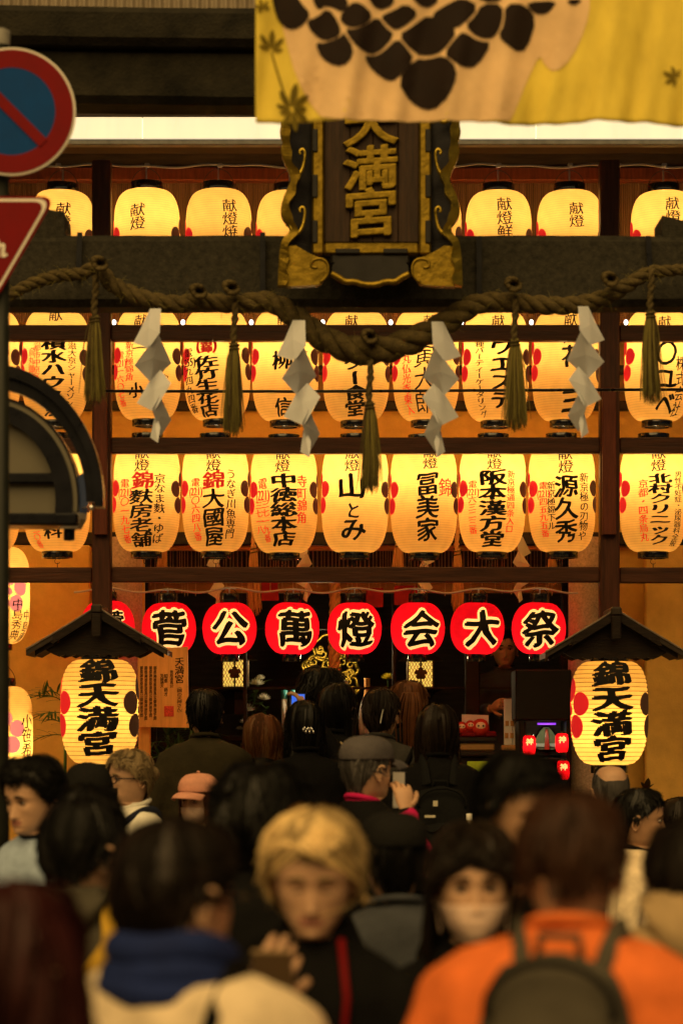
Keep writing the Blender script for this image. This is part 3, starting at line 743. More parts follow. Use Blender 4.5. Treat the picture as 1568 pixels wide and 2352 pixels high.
# paler streamers and tassels of the shrine's own rope, behind the lanterns
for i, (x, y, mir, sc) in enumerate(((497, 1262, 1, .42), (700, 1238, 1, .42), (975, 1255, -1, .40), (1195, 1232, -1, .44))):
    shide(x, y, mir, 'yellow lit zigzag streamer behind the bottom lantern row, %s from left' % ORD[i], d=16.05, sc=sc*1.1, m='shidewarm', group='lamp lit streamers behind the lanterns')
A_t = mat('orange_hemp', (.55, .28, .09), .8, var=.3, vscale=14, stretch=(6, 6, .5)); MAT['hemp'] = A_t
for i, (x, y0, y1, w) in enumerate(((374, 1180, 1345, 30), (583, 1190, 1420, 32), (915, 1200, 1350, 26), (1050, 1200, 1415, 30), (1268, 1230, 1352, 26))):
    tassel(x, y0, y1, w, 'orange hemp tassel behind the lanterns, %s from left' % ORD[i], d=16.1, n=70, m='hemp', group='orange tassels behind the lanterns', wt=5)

# ------------------------------------------------------------------ gilt plaque
pq = thing('shrine_plaque', 'dark wooden name plaque with raised gold characters and scalloped gilt frame', 'plaque', W(850, 660, 11.2))
D0 = 11.08
b = MB(); wbox(b, 700, 1004, 150, 585, D0+.10, .10); b.build('back_board', 'plaqueblack', pq)
x = 744
for i, w in enumerate((60, 52, 58, 48)):
    b = MB(); wbox(b, x+.6, x+w-.6, 170, 556, D0+.075, .03, .003); b.build('field_board', 'plaquewood', pq); x += w
for x0, x1, y0, y1 in ((716, 744, 165, 583), (962, 990, 165, 583), (744, 962, 557, 583), (744, 962, 150, 168)):
    b = MB(); wbox(b, x0, x1, y0, y1, D0+.045, .06, .008); b.build('inner_moulding', 'gold', pq)
for y in range(190, 540, 105):
    for x0, x1 in ((716, 730), (976, 990)):
        b = MB(); wbox(b, x0+.5, x1-.5, y, y+52, D0+.036, .012, .004); b.build('gilt_plate', 'plaqueblack', pq)
for x0 in (770, 880):
    b = MB(); wbox(b, x0, x0+56, 570, 581, D0+.036, .012, .003); b.build('gilt_plate', 'plaqueblack', pq)
left = [(646, 150), (640, 190), (652, 225), (640, 255), (646, 285), (641, 308), (650, 326), (644, 348), (652, 372), (664, 396), (669, 416), (660, 432), (648, 460), (643, 490), (652, 508), (666, 522), (662, 538), (645, 552), (640, 600), (638, 657)]
for mir in (1, -1):
    f = lambda p: (p[0] if mir == 1 else 1700-p[0], p[1])
    P = smooth_poly([f(p) for p in left], 2, False)
    V = []; n = len(P)
    for (px, py) in P:
        a = W(px, py, D0); q = W(px+mir*(21+4*math.sin(py*.13)), py, D0)
        V += [(a.x, D0-.015, a.z), (q.x, D0-.035, q.z), (q.x, D0+.02, q.z), (a.x, D0+.05, a.z)]
    b = MB(); b.add(V, [[i*4+k, i*4+(k+1) % 4, (i+1)*4+(k+1) % 4, (i+1)*4+k] for i in range(n-1) for k in range(4)]+[[0, 1, 2, 3], [4*n-4, 4*n-3, 4*n-2, 4*n-1]])
    b.build('scalloped_edge', 'goldbright' if mir == -1 else 'gold', pq)  # right edge gets the brighter gilding, imitating the side that faces the light
    # dark sloping side panel between moulding and edge
    V = []
    for (px, py) in P:
        a = W(px+mir*12, py, D0); q = W(718 if mir == 1 else 982, min(py, 585), D0); V += [(a.x, D0, a.z), (q.x, D0+.09, q.z)]
    b = MB(); b.add(V, [[2*i, 2*i+1, 2*i+3, 2*i+2] for i in range(n-1)]); b.build('side_panel', mat('blue_black_lacquer', (.030, .029, .033), .4, var=.3, vscale=10), pq)
    for yc in (250, 372, 505):      # gilt scrolls
        pts = [W(f((x_, y_))[0], y_, D0-.012) for x_, y_ in ((664, yc-65), (662, yc-30), (664, yc), (670, yc+22), (682, yc+30), (692, yc+20), (698, yc), (700, yc-22), (694, yc-30), (688, yc-24), (690, yc-18))]
        b = MB(); b.tube([Vector(p) for p in catmull([tuple(q) for q in pts], 5)], [.0045+.0045*math.sin(min(1, i/30)*2.6) for i in range(51)], 8); b.build('scroll', 'goldbright', pq, True)
    # bottom corner
    pl = [f(p) for p in ((640, 657), (644, 590), (668, 556), (716, 585), (745, 594), (754, 620), (742, 642), (736, 653), (700, 656))]
    b = MB(); px_prism(b, smooth_poly(pl, 1), D0-.01, .06); b.build('corner_leaf', 'gold', pq)
    pts = [W(f((x_, y_))[0], y_, D0-.012) for x_, y_ in ((735, 648), (752, 630), (752, 606), (738, 594), (718, 598), (716, 612), (728, 614))]
    b = MB(); b.tube([Vector(p) for p in catmull([tuple(q) for q in pts], 5)], .006, 8); b.build('scroll', 'gold', pq, True)
pl = [(765, 600), (800, 588), (900, 588), (935, 600), (940, 632), (920, 640), (908, 650), (885, 648), (865, 656), (835, 656), (815, 648), (792, 650), (780, 640), (760, 632)]
b = MB(); px_prism(b, smooth_poly(pl, 1), D0+.01, .05); b.build('bottom_lobe', 'plaqueblack', pq)
V = smooth_poly([(760, 628), (780, 638), (792, 648), (815, 646), (835, 654), (865, 654), (885, 646), (908, 648), (920, 638), (940, 628)], 1, False)
b = MB(); b.tube([W(px, py, D0+.005) for px, py in V], .014, 8); b.build('gilt_rim', 'gold', pq, True)
b = MB(); wbox(b, 760, 940, 583, 606, D0+.05, .06); b.build('bottom_panel', 'plaqueblack', pq)
def raised(ch, x, y0, y1, w, d, bold, ext, m, parent):
    V0 = []
    for s_ in ((-bold, 0), (bold, bold*.4), (0, -bold*.6), (bold*.4, bold*.7)):
        c = bpy.data.curves.new('g', 'FONT'); c.body = ch; c.resolution_u = 4; c.extrude = .10; c.bevel_depth = .018; c.bevel_resolution = 1
        o = bpy.data.objects.new('g', c); COL.objects.link(o)
        me = bpy.data.meshes.new_from_object(o.evaluated_get(bpy.context.evaluated_depsgraph_get()))
        V0.append((np.array([tuple(v.co) for v in me.vertices])+np.array([s_[0]-.5, s_[1]-.38, s_[0]*.04]), [list(p.vertices) for p in me.polygons]))
        bpy.data.objects.remove(o); bpy.data.curves.remove(c); bpy.data.meshes.remove(me)
    b = MB()
    for V, F in V0:
        V = V.copy(); V[:, 1] += .08*V[:, 0]
        p = W(x, (y0+y1)/2, d); k = PX(d)
        b.add(np.stack([p.x+V[:, 0]*w*k, d-V[:, 2]*ext*8, p.z+V[:, 1]*(y1-y0)*k*1.04], 1), F)
    b.build('raised_character', m, parent)
for ch, y0, y1 in (('天', 222, 335), ('満', 335, 436), ('宮', 432, 544)): raised(ch, 851, y0, y1, 128, D0+.065, .016, .016, 'gold', pq)

# ------------------------------------------------------------------ printed banner
BD = 8.0
bn = thing('carp_banner', 'yellow cloth banner printed with dark fish scales hanging at the top', 'banner', W(1100, 280, BD))
def cloth(x, y, lift=0):
    fall = max(0, min(1, (y+330)/610))
    dd = .020*math.sin(x*.021+.8)*fall+.012*math.sin(x*.052+y*.006)*fall+.006*math.sin(x*.11+y*.02)*fall**2+.010*mnoise.noise(Vector((x*.012, y*.008, 3)))
    sag = (3*math.sin(x*.012)+1.5*math.sin(x*.05))*fall
    p = W(x, y+sag+(x-590)*.009, BD); return (p.x, p.y+dd-lift, p.z)
b = MB(); nx_, ny_ = 130, 60
b.grid(lambda u, v: cloth(587+(1790-587)*u, -330+(276+330)*v), nx_, ny_)
o = b.build('cloth', mat('golden_banner_cloth', (.88, .68, .10), .75, var=.16, vscale=5, stretch=(1.5, 1, .6), bump=.25, bscale=25, trans=.08), bn, True, fix=False)
md = o.modifiers.new('thickness', 'SOLIDIFY'); md.thickness = .0015; md.offset = 1
def printed(poly, m, nm, lift, sm=2, L=22):
    V, F = poly_fill(smooth_poly(poly, sm), L); b = MB(); b.add([cloth(x, y, lift) for x, y in V], F); return b.build(nm, m, bn, True, fix=False)
fish = [(636, -300), (636, 0), (654, 80), (682, 180), (716, 240), (744, 275), (900, 275), (1168, 273), (1182, 245), (1212, 172), (1240, 112), (1252, 140), (1273, 160), (1312, 128), (1344, 60), (1356, 0), (1356, -300)]
printed(fish, mat('pale_fish_print', (.90, .62, .34), .75, var=.12, vscale=7, trans=.08), 'fish_print', .0025, 1)
MAT['scale'] = mat('dark_brown_scale_print', (.016, .008, .005), .8, var=.2, vscale=8)
SC = [[(914, 184), (945, 228), (979, 249), (1015, 236), (1040, 195), (1046, 158), (1018, 126), (985, 134), (955, 131)],
 [(836, 127), (858, 162), (890, 181), (910, 178), (950, 132), (932, 108), (912, 84), (880, 118), (860, 128)],
 [(1019, 120), (1045, 142), (1066, 151), (1094, 148), (1128, 92), (1098, 92), (1066, 74), (1052, 80)],
 [(1144, 74), (1166, 96), (1186, 107), (1210, 101), (1231, 34), (1206, 4), (1160, 4), (1158, 50)],
 [(916, 76), (948, 112), (984, 123), (1014, 114), (1050, 68), (1010, 56), (984, 30), (950, 58)],
 [(793, 66), (812, 100), (836, 118), (864, 122), (905, 76), (884, 60), (866, 36), (838, 62), (815, 70)],
 [(1069, 56), (1090, 76), (1110, 83), (1134, 78), (1152, 44), (1152, 4), (1106, 6), (1090, 36)],
 [(624, -20), (634, 30), (652, 55), (672, 63), (696, 54), (712, 30), (692, 8), (676, -20)],
 [(704, 46), (716, 72), (746, 92), (782, 80), (776, 50), (752, 16), (728, 40)],
 [(724, 96), (740, 132), (770, 151), (800, 145), (812, 114), (786, 72), (786, 84), (750, 97)],
 [(778, 40), (796, 60), (815, 64), (838, 58), (856, 34), (826, 8), (806, 8)],
 [(874, 34), (890, 52), (909, 64), (934, 52), (960, 28), (930, 6), (905, 20)],
 [(989, 30), (1010, 52), (1034, 64), (1062, 54), (1098, 12), (1060, -6), (1034, 2)],
 [(1208, -4), (1222, 16), (1240, 23), (1260, 18), (1280, -8)], [(1296, -6), (1316, 9), (1340, -8)],
 [(716, -10), (730, 22), (752, 8), (790, 30), (800, 0), (770, -20)], [(840, -14), (866, 22), (905, 6), (900, -20)], [(940, -12), (975, 18), (1010, -4), (990, -20)], [(1090, -20), (1110, 0), (1150, -4), (1150, -24)]]
for pl in SC:
    c_ = np.mean(pl, axis=0); printed([tuple(c_+(np.array(p)-c_)*1.045) for p in pl], 'scale', 'scale_print', .0055, 1)
for j in range(5):                        # the print goes on above the frame
    for i in range(8):
        x_ = 690+i*84+(42 if j % 2 else 0); y_ = -62-j*48
        if x_ < 1320: printed([(x_-37, y_-10), (x_-24, y_+20), (x_, y_+33), (x_+24, y_+20), (x_+37, y_-10), (x_+18, y_-24), (x_, y_-32), (x_-18, y_-24)], 'scale', 'scale_print', .0055, 1)
MAT['leafprint'] = mat('olive_leaf_print', (.20, .15, .015), .75, var=.15, trans=.3)
def maple(cx_, cy_, s_, rot):
    for k in range(5):
        a = rot+(k-2)*.72; l = s_*(1 if k == 2 else .85 if k in (1, 3) else .6)
        tip = (cx_+l*math.sin(a), cy_-l*math.cos(a)); sx_, sy_ = .17*l*math.cos(a), .17*l*math.sin(a); mx_, my_ = cx_+.55*l*math.sin(a), cy_-.55*l*math.cos(a)
        printed([(cx_, cy_), (mx_-sx_, my_-sy_), tip, (mx_+sx_, my_+sy_)], 'leafprint', 'leaf_print', .0042 if k % 2 else .0048, 1)
maple(621, 108, 52, .1); maple(606, 20, 30, -.4); maple(668, 246, 66, .2); maple(672, 245, 58, 3.0); maple(1556, 168, 40, -1.2)
printed([(620, 110), (634, 160), (660, 240), (664, 238), (638, 158), (624, 108)], 'leafprint', 'stem_print', .004, 1)
b = MB(); b.tube([Vector(cloth(570, -330)), Vector(cloth(1800, -330))], .016, 10); b.build('hanging_rod', 'blackm', bn, True)
for x in (700, 1150, 1650):
    p = Vector(cloth(x, -330)); b = MB(); b.tube([p, p+Vector((0, 0, 1.6))], .004, 6); b.build('cord', 'wire', bn)

# ------------------------------------------------------------------ road signs at the left
SD = 9.0
sp = thing('sign_pole', 'grey green sign pole at the left edge of the frame', 'pole', (W(3, 0, SD+.05).x, SD+.05, 0))
zt = W(0, 95, SD).z; b = MB(); b.tube([(sp.location.x, SD+.05, 0), (sp.location.x, SD+.05, zt)], .028, 16); b.build('pole', mat('grey_green_paint', (.014, .015, .011), .5, var=.25), sp, True)
b = MB(); b.lathe([(.031, 0), (.031, .05), (.012, .06)], 16, (sp.location.x, SD+.05, zt)); b.build('pole_cap', 'grey', sp, True)
def disc_part(c, r0, r1, y, th, nm, m, parent, n=72, a0=0, a1=2*math.pi):
    b = MB(); P = []
    full = abs(a1-a0-2*math.pi) < 1e-6
    angs = np.linspace(a0, a1, n+1)[:n if full else n+1]
    V = []
    for a in angs:
        for r, yy in ((r0, y), (r1, y), (r1, y+th), (r0, y+th)): V.append((c.x+r*math.cos(a), yy, c.z+r*math.sin(a)))
    m_ = len(angs)
    F = [[i*4+k, i*4+(k+1) % 4, ((i+1) % m_)*4+(k+1) % 4, ((i+1) % m_)*4+k] for i in range(m_ if full else m_-1) for k in range(4)]
    b.add(V, F); return b.build(nm, m, parent)
ns = thing('no_parking_sign', 'round blue no parking sign with red border and red slash', 'road sign', W(27, 402, SD))
c = W(27, 256, SD); k = PX(SD); r = 147*k
disc_part(c, .001, r, SD-.006, .012, 'plate', 'white', ns)
disc_part(c, .88*r*.78, r*.965, SD-.0095, .003, 'red_border', 'signred', ns)
disc_part(c, .001, r*.70, SD-.0085, .002, 'blue_face', 'signblue', ns)
b = MB(); b.box((c.x, SD-.0115, c.z), (r*1.42, .003, r*.165), .0005, Matrix.Rotation(R(45), 3, 'Y')); b.build('red_slash', 'signred', ns)
b = MB(); b.box((c.x-24*k, SD+.03, c.z), (.07, .05, .04), .006); b.build('clamp', 'grey', ns)
ts = thing('stop_sign', 'red inverted triangular stop sign with white edge line', 'road sign', W(-14, 700, SD))
def tri(s_, d_, nm, m, th=.003, rnd=3):
    cx_, cy_ = -14, 532; pl = []
    P3 = [(cx_-142*s_, cy_-82*s_), (cx_+142*s_, cy_-82*s_), (cx_, cy_+164*s_)]
    Q = []
    for i in range(3):
        a = np.array(P3[i]); p = np.array(P3[i-1]); q = np.array(P3[(i+1) % 3])
        for t in np.linspace(0, 1, 7):
            u = a+(p-a)*.13; w = a+(q-a)*.13; Q.append(tuple((1-t)**2*u+2*t*(1-t)*a+t*t*w))
    b = MB(); px_prism(b, Q, d_, th); b.build(nm, m, ts)
tri(1.0, SD-.004, 'plate', 'signred', .01); tri(.93, SD-.0065, 'white_line', 'white', .002); tri(.85, SD-.009, 'red_face', 'signred', .002)
flat_text([('[止まれ]', -30, 545, 600, 90, .03)], SD-.009, .0015, ts, 'lettering', 'white')
b = MB(); b.box((W(3, 0, SD).x, SD+.03, W(0, 500, SD).z), (.07, .04, .04), .006); b.build('clamp', 'grey', ts)

# ------------------------------------------------------------------ arched street lamp at the left
LD = 10.2
lp = thing('street_lamp', 'black arched street lamp with frosted grey panel at the left edge', 'street lamp', W(-20, 1240, LD))
def arc(rx, ry, a0, a1, n=40, cx_=-25, cy_=1152): return [(cx_+rx*math.cos(t), cy_-ry*math.sin(t)) for t in np.linspace(a0, a1, n)]
def arc_band(rx0, ry0, rx1, ry1, a0, a1, d, dp, nm, m, cy0=None):
    P = arc(rx0, ry0, a0, a1)+arc(rx1, ry1, a0, a1)[::-1]; b = MB(); n = 40
    Q = [(W(x, y, LD).x, W(x, y, LD).z) for x, y in P]
    V = [(x, d, z) for x, z in Q]+[(x, d+dp, z) for x, z in Q]; m_ = 2*n
    F = []
    for i in range(n-1): F += [[i, i+1, m_-2-i, m_-1-i], [m_+i, m_+m_-1-i, m_+m_-2-i, m_+i+1]]
    F += [[i, m_+i, m_+(i+1) % m_, (i+1) % m_] for i in range(m_)]
    b.add(V, F); return b.build(nm, m, lp)
arc_band(263, 316, 243, 290, -.04, 3.18, LD-.02, .10, 'outer_arch', 'blackm')
arc_band(243, 290, 222, 262, .0, 3.14, LD+.01, .05, 'outer_arch_web', 'blackm')
arc_band(203, 238, 192, 226, -.1, 3.24, LD+.00, .16, 'trim_strip', 'glassfrost')
arc_band(207, 243, 203, 238, -.1, 3.24, LD-.005, .17, 'trim_edge', 'blackm')
arc_band(192, 226, 153, 188, -.14, 3.28, LD-.012, .18, 'inner_arch', 'blackm')
P = arc(154, 189, -.20, 3.34, 40); b = MB(); px_prism(b, P, LD+.03, .02); b.build('frosted_panel', 'glassfrost', lp)
b = MB(); wbox(b, -178, 128, 1086, 1110, LD-.006, .03); b.build('cross_bar', 'blackm', lp)
b = MB(); wbox(b, -230, 178, 1178, 1206, LD-.03, .22); b.build('bottom_rail', 'blackm', lp)
for s_ in (0, 1):
    f = (lambda x: x) if s_ == 0 else (lambda x: -50-x)
    b = MB(); cx_ = f(163); c0 = W(cx_, 1180, LD+.07); kk = PX(LD)
    b.lathe([(38*kk, 26*kk), (38*kk, 0), (36*kk, -14*kk), (24*kk, -36*kk), (13*kk, -38*kk)], 8, tuple(c0), close=True); b.build('corner_cap', 'chrome', lp)
    b = MB(); b.lathe([(13*kk, 0), (13*kk, -28*kk), (11*kk, -30*kk)], 16, tuple(W(cx_-4, 1212, LD+.07)), close=True); b.build('finial', 'blackm', lp, True)
    b = MB(); px_prism(b, [(f(176), 1096), (f(194), 1082), (f(200), 1130), (f(203), 1162), (f(180), 1168)], LD+.02, .04); b.build('bracket', 'chrome', lp)
    b = MB(); b.ell(W(f(210), 1166, LD), (.012, .012, .012)); b.build('bolt', 'chrome', lp, True)
    arc_ = None
b = MB(); b.tube([W(-230, 1192, LD+.1), W(-420, 1192, LD+.1)], .03, 12); b.build('mounting_arm', 'blackm', lp, True)
b = MB(); b.tube([(W(-420, 0, LD).x, LD+.1, 0), (W(-420, 0, LD).x, LD+.1, 3.2)], .05, 16); b.build('lamp_post', 'blackm', lp, True)
# ------------------------------------------------------------------ inside the worship hall
pf = MB().box((0, 14.6, .175), (2.3, 4.7, .35), .02).build('stone_platform', 'granite', None); struct(pf)
st = MB().box((0, 12.08, .09), (2.3, .34, .18), .015).build('stone_step', 'granite', None); struct(st)
def brass_lantern(x, y, label):
    d = 17.2; k = PX(d); o = thing('hanging_lantern', label, 'lantern', W(x, y, d), 'openwork brass lanterns in the hall'); s_ = 31*k; h = 28*k
    b = MB(); b.lathe([(s_*1.0, -h), (s_*1.0, h)], 6, (0, 0, 0), close=True); b.build('lit_paper', mat('lit_amber_paper', (1, .7, .2), .7, emit=((1.0, .60, .10), 1.1)), o, local=True)
    MAT.setdefault('brassdk', mat('dark_brass', (.09, .055, .015), .45, .7, var=.3))
    for i in range(6):
        a = 2*math.pi*i/6; b = MB(); b.tube([(s_*1.08*math.sin(a), -s_*1.08*math.cos(a), -h*1.05), (s_*1.08*math.sin(a), -s_*1.08*math.cos(a), h*1.05)], .006, 6); b.build('corner_post', 'brassdk', o, local=True)
    b = MB()                                  # diamond lattice on each of the six sides
    for i in range(6):
        a0 = 2*math.pi*i/6; a1 = 2*math.pi*(i+1)/6; p0 = Vector((s_*1.06*math.sin(a0), -s_*1.06*math.cos(a0), 0)); p1 = Vector((s_*1.06*math.sin(a1), -s_*1.06*math.cos(a1), 0))
        for j in range(-4, 5):
            for sg in (1, -1):
                u0, u1 = j/4, j/4+1.0
                z0, z1 = (-h, h)
                a_, b_ = max(0, u0), min(1, u1)
                if b_ <= a_: continue
                za = z0+(z1-z0)*(a_-u0); zb = z0+(z1-z0)*(b_-u0)
                P0 = p0.lerp(p1, a_ if sg > 0 else 1-a_)+Vector((0, 0, za)); P1 = p0.lerp(p1, b_ if sg > 0 else 1-b_)+Vector((0, 0, zb)); b.tube([P0, P1], .0021, 4, False)
    q = b.build('lattice', 'brassdk', o, local=True); q['kind'] = 'stuff'
    b = MB(); yy = -s_*1.10
    for q_ in range(5):
        a = math.pi/2+q_*2*math.pi/5; V, F = disc(.026*math.cos(a), .026*math.sin(a), .017, 16, 1); b.add([(p[0], yy-.001*q_, p[1]) for p in V], F)
    V, F = disc(0, 0, .02, 14, 1); b.add([(p[0], yy-.006, p[1]) for p in V], F); b.build('plum_emblem', 'brassdk', o, local=True, fix=False)
    b = MB(); b.lathe([(s_*1.15, -h*1.05), (s_*1.7, -h*1.15), (s_*1.8, -h*1.35), (s_*1.2, -h*1.6), (s_*.8, -h*2.2), (s_*1.2, -h*3.4)], 6, close=True); b.build('base', 'lacquer', o, local=True)
    b = MB(); b.lathe([(s_*1.9, h*1.05), (s_*1.5, h*1.35), (s_*.6, h*1.9), (s_*.2, h*2.3)], 6, close=True); b.build('lantern_roof', 'brassdk', o, local=True)
    b = MB(); b.tube([(0, 0, h*2.2), (0, 0, 1.0)], .006, 6); b.build('chain', 'brassdk', o, local=True)
brass_lantern(540, 1546, 'openwork brass lantern with plum emblem under the second red lantern'); brass_lantern(965, 1548, 'openwork brass lantern with plum emblem under the fifth red lantern')

go = thing('gilt_ornament', 'gilt openwork altar ornament of stacked scrolls behind the bell rope', 'ornament', W(757, 1690, 18.2))
rr = random.Random(9)
for (x, y, w, h) in ((757, 1490, 44, 34), (726, 1535, 34, 30), (790, 1535, 34, 30), (722, 1578, 30, 28), (796, 1578, 30, 28), (728, 1612, 28, 26), (792, 1612, 28, 26), (757, 1560, 30, 50), (745, 1650, 26, 24), (776, 1650, 26, 24)):
    b = MB(); d = 18.2; b.tube([W(x+w*.9*math.cos(t)*(1+.08*math.sin(6*t)), y+h*.9*math.sin(t)*(1+.08*math.sin(6*t)), d) for t in np.linspace(0, 6.283, 40)], .012, 6)
    for q in range(7):
        a = rr.uniform(0, 6.28); cx_, cy_ = x+w*.5*math.cos(a), y+h*.5*math.sin(a)
        b.tube([W(cx_+(3+t*1.7)*math.cos(t*1.5+a), cy_+(3+t*1.5)*math.sin(t*1.5+a), d-.01) for t in np.linspace(0, 4.4, 16)], .009, 5)
    b.build('scrollwork', 'goldbright', go, True)
l = bulb(go, 0, 14, (1, .75, .4), .05); l.location = (0, -.7, .55)      # added light without a lamp, brightens the ornament and altar
br = thing('bell_rope', 'thick twisted gold brown bell rope hanging before the altar', 'rope', W(770, 1600, 16.6))
twisted([W(768+1.5*math.sin(i*.3), 1335+i*9, 16.6) for i in range(32)], [13.5*PX(16.6)]*32, 3, 4.6, 'strand', 'hemp', br)

al = thing('altar_table', 'low dark altar table behind the worshippers', 'table', W(740, 1900, 17.6))
b = MB(); wbox(b, 480, 1010, 1690, 1704, 17.3, .7); b.build('table_top', 'darkwood', al)
for x in (490, 1000):
    for dd in (17.35, 17.92): b = MB(); wbox(b, x-7, x+7, 1704, 1830, dd, .05); b.build('leg', 'darkwood', al)
def lathe_px(x, y0, prof_, d, nm, m, parent, seg=24):
    k = PX(d); c = W(x, y0, d); b = MB(); b.lathe([(r*k, z*k) for r, z in prof_], seg, (c.x, d, c.z)); return b.build(nm, m, parent, True)
def bottle(x, label, neckm, tall):
    o = thing('sake_bottle', label, 'bottle', W(x, 1690, 17.45), 'white bottles on the altar')
    lathe_px(x, 1690, [(0, 0), (17, 0), (19, 8), (20, 50), (15, 72), (8, 90)], 17.45, 'body', 'ceramic', o)
    lathe_px(x, 1690, [(8.4, 89), (6.5, 100), (6.5, tall), (8, tall+4), (0, tall+4)], 17.45, 'neck', neckm, o)
    lathe_px(x, 1690, [(20.3, 14), (20.5, 42)], 17.45, 'paper_label', 'white', o)
bottle(793, 'white ceramic bottle just right of the bell rope', 'ceramic', 122); bottle(843, 'white bottle with orange wrapped neck on the altar', 'hemp', 128)
for i, x in enumerate((653, 673)):
    o = thing('offering_candle', 'slim white candle case with teal top, %s one' % ('left', 'right')[i], 'candle', W(x, 1690, 17.5), 'teal topped candles on the altar')
    lathe_px(x, 1690, [(0, 0), (7, 0), (7, 84), (0, 84)], 17.5, 'body', 'ceramic', o); lathe_px(x, 1690, [(7.2, 84), (7.2, 104), (0, 105)], 17.5, 'cap', 'teal', o)
def mum(c, r, parent, rr, m='petal'):
    b = MB()
    for i in range(42):
        a = i*2.4; el = .15+1.3*(i/42); L = r*(1.05-.35*i/42); dr = Vector((math.cos(a)*math.cos(el), math.sin(a)*math.cos(el)-.4, math.sin(el)*.8)).normalized()
        sd = dr.cross(Vector((0, 0, 1)))
        if sd.length < .01: sd = Vector((1, 0, 0))
        sd.normalize(); w = r*.13; q = c+dr*L
        b.add([tuple(c), tuple(c+dr*L*.6+sd*w), tuple(q+Vector((0, 0, r*.15))), tuple(c+dr*L*.6-sd*w)], [[0, 1, 2, 3]])
    return b.build('blossom', m, parent, fix=False)
fv = thing('flower_vase', 'dark vase of white chrysanthemums left of the candles', 'vase', W(578, 1690, 17.4)); rr = random.Random(12)
lathe_px(578, 1690, [(0, 0), (14, 0), (18, 20), (12, 38), (15, 44)], 17.4, 'vase', 'lacquer', fv)
for (x, y, r) in ((590, 1574, 15), (606, 1608, 13), (566, 1634, 17), (560, 1662, 10), (598, 1560, 9), (550, 1676, 8)):
    b = MB(); b.tube([W(578, 1650, 17.4), W((578+x)/2-3, (1650+y)/2, 17.4), W(x, y, 17.38)], .003, 5); b.build('stem', 'leaf', fv); mum(W(x, y, 17.36), r*PX(17.4)*1.35, fv, rr)
def leaf(b, p, dr, L, w, droop=.3, n=5):
    sd = dr.cross(Vector((0, 0, 1)));
    if sd.length < .01: sd = Vector((1, 0, 0))
    sd.normalize(); V = []
    for i in range(n+1):
        t = i/n; q = p+dr*L*t+Vector((0, 0, -droop*L*t*t)); ww = w*math.sin(math.pi*min(1, t*.9+.1))*(1-t*.2); V += [tuple(q-sd*ww), tuple(q+sd*ww+Vector((0, 0, .002)))]
    b.add(V, [[2*i, 2*i+1, 2*i+3, 2*i+2] for i in range(n)])
b = MB()
for i in range(90):
    x, y = rr.uniform(550, 612), rr.uniform(1565, 1680); leaf(b, W(x, y, 17.42), Vector((rr.uniform(-1, 1), rr.uniform(-1, .3), rr.uniform(-.3, .8))).normalized(), rr.uniform(.04, .08), .010)
o = b.build('leaves', 'leaf', fv, fix=False); o['kind'] = 'stuff'
o = thing('yellow_flower', 'yellow chrysanthemum on the altar beside the right bottle', 'flower', W(892, 1690, 17.5)); MAT['ypetal'] = mat('yellow_petal', (.75, .62, .05), .6, trans=.3)
mum(W(890, 1560, 17.48), .05, o, rr, 'ypetal'); b = MB(); b.tube([W(892, 1690, 17.5), W(890, 1562, 17.5)], .004, 5); b.build('stem', 'leaf', o)
def fronds(x, y, label, d, n, L, rr, spread, ybase=1850):
    o = thing('leafy_plant', label, 'plant', W(x, ybase, d)); 
    b = MB(); b.tube([W(x, ybase, d), W(x+2, (y+ybase)/2, d), W(x, y, d)], [.012, .009, .005], 6); b.build('stem', 'leaf', o, True)
    for i in range(n):
        b = MB(); a = rr.uniform(-spread, spread); base = W(x+rr.uniform(-6, 6), y+rr.uniform(0, 120), d); dr = Vector((math.sin(a), rr.uniform(-.5, .2), math.cos(a)*.6)).normalized(); l = L*rr.uniform(.7, 1.2)
        pts = [base+dr*l*t+Vector((0, 0, -.5*l*t*t)) for t in np.linspace(0, 1, 7)]; b.tube(pts, .0025, 4, False)
        for t in range(1, 7):
            for sg in (-1, 1):
                dv = (dr+Vector((sg*rr.uniform(.4, .9), rr.uniform(-.5, .5), rr.uniform(-.5, .1)))).normalized(); leaf(b, pts[t], dv, l*.45, .0085, .25)
        b.build('frond', 'leaf', o, fix=False)
fronds(148, 1590, 'fine leaved green plant left of the left big lantern', 15.4, 9, .22, rr, 1.6)
fronds(385, 1640, 'spiky green plant behind the orange wooden notice board', 15.75, 16, .26, rr, 1.5)

wb = thing('notice_board', 'orange wooden notice board with black brushed lines on a post', 'notice board', W(332, 1850, 15.3))
b = MB(); px_prism(b, [(316, 1492), (431, 1486), (433, 1672), (317, 1670)], 15.3, .03); b.build('board', 'orange_wood', wb)
b = MB(); wbox(b, 318, 345, 1668, 2400, 15.335, .05); b.build('post', 'orange_wood', wb)
cols = [('天満宮', 412, 1510, 1570, 21, .02), ('（錦の天神さん）', 412, 1574, 1642, 12, .01), ('菅原道真公', 394, 1540, 1580, 8), ('知恵　商才', 381, 1548, 1600, 9), ('至誠通天', 372, 1548, 1580, 8)]
for i, x in enumerate((356, 346, 335, 325)): cols.append(('御祭神菅原道真公御神徳学問', x, 1530, 1655-7*(i % 2), 7))
flat_text(cols, 15.3, .002, wb)
b = MB(); wbox(b, 377, 399, 1622, 1646, 15.297, .004, .001); b.build('red_seal', mat('red_seal_ink', (.70, .06, .03), .7, var=.5, vscale=160), wb)

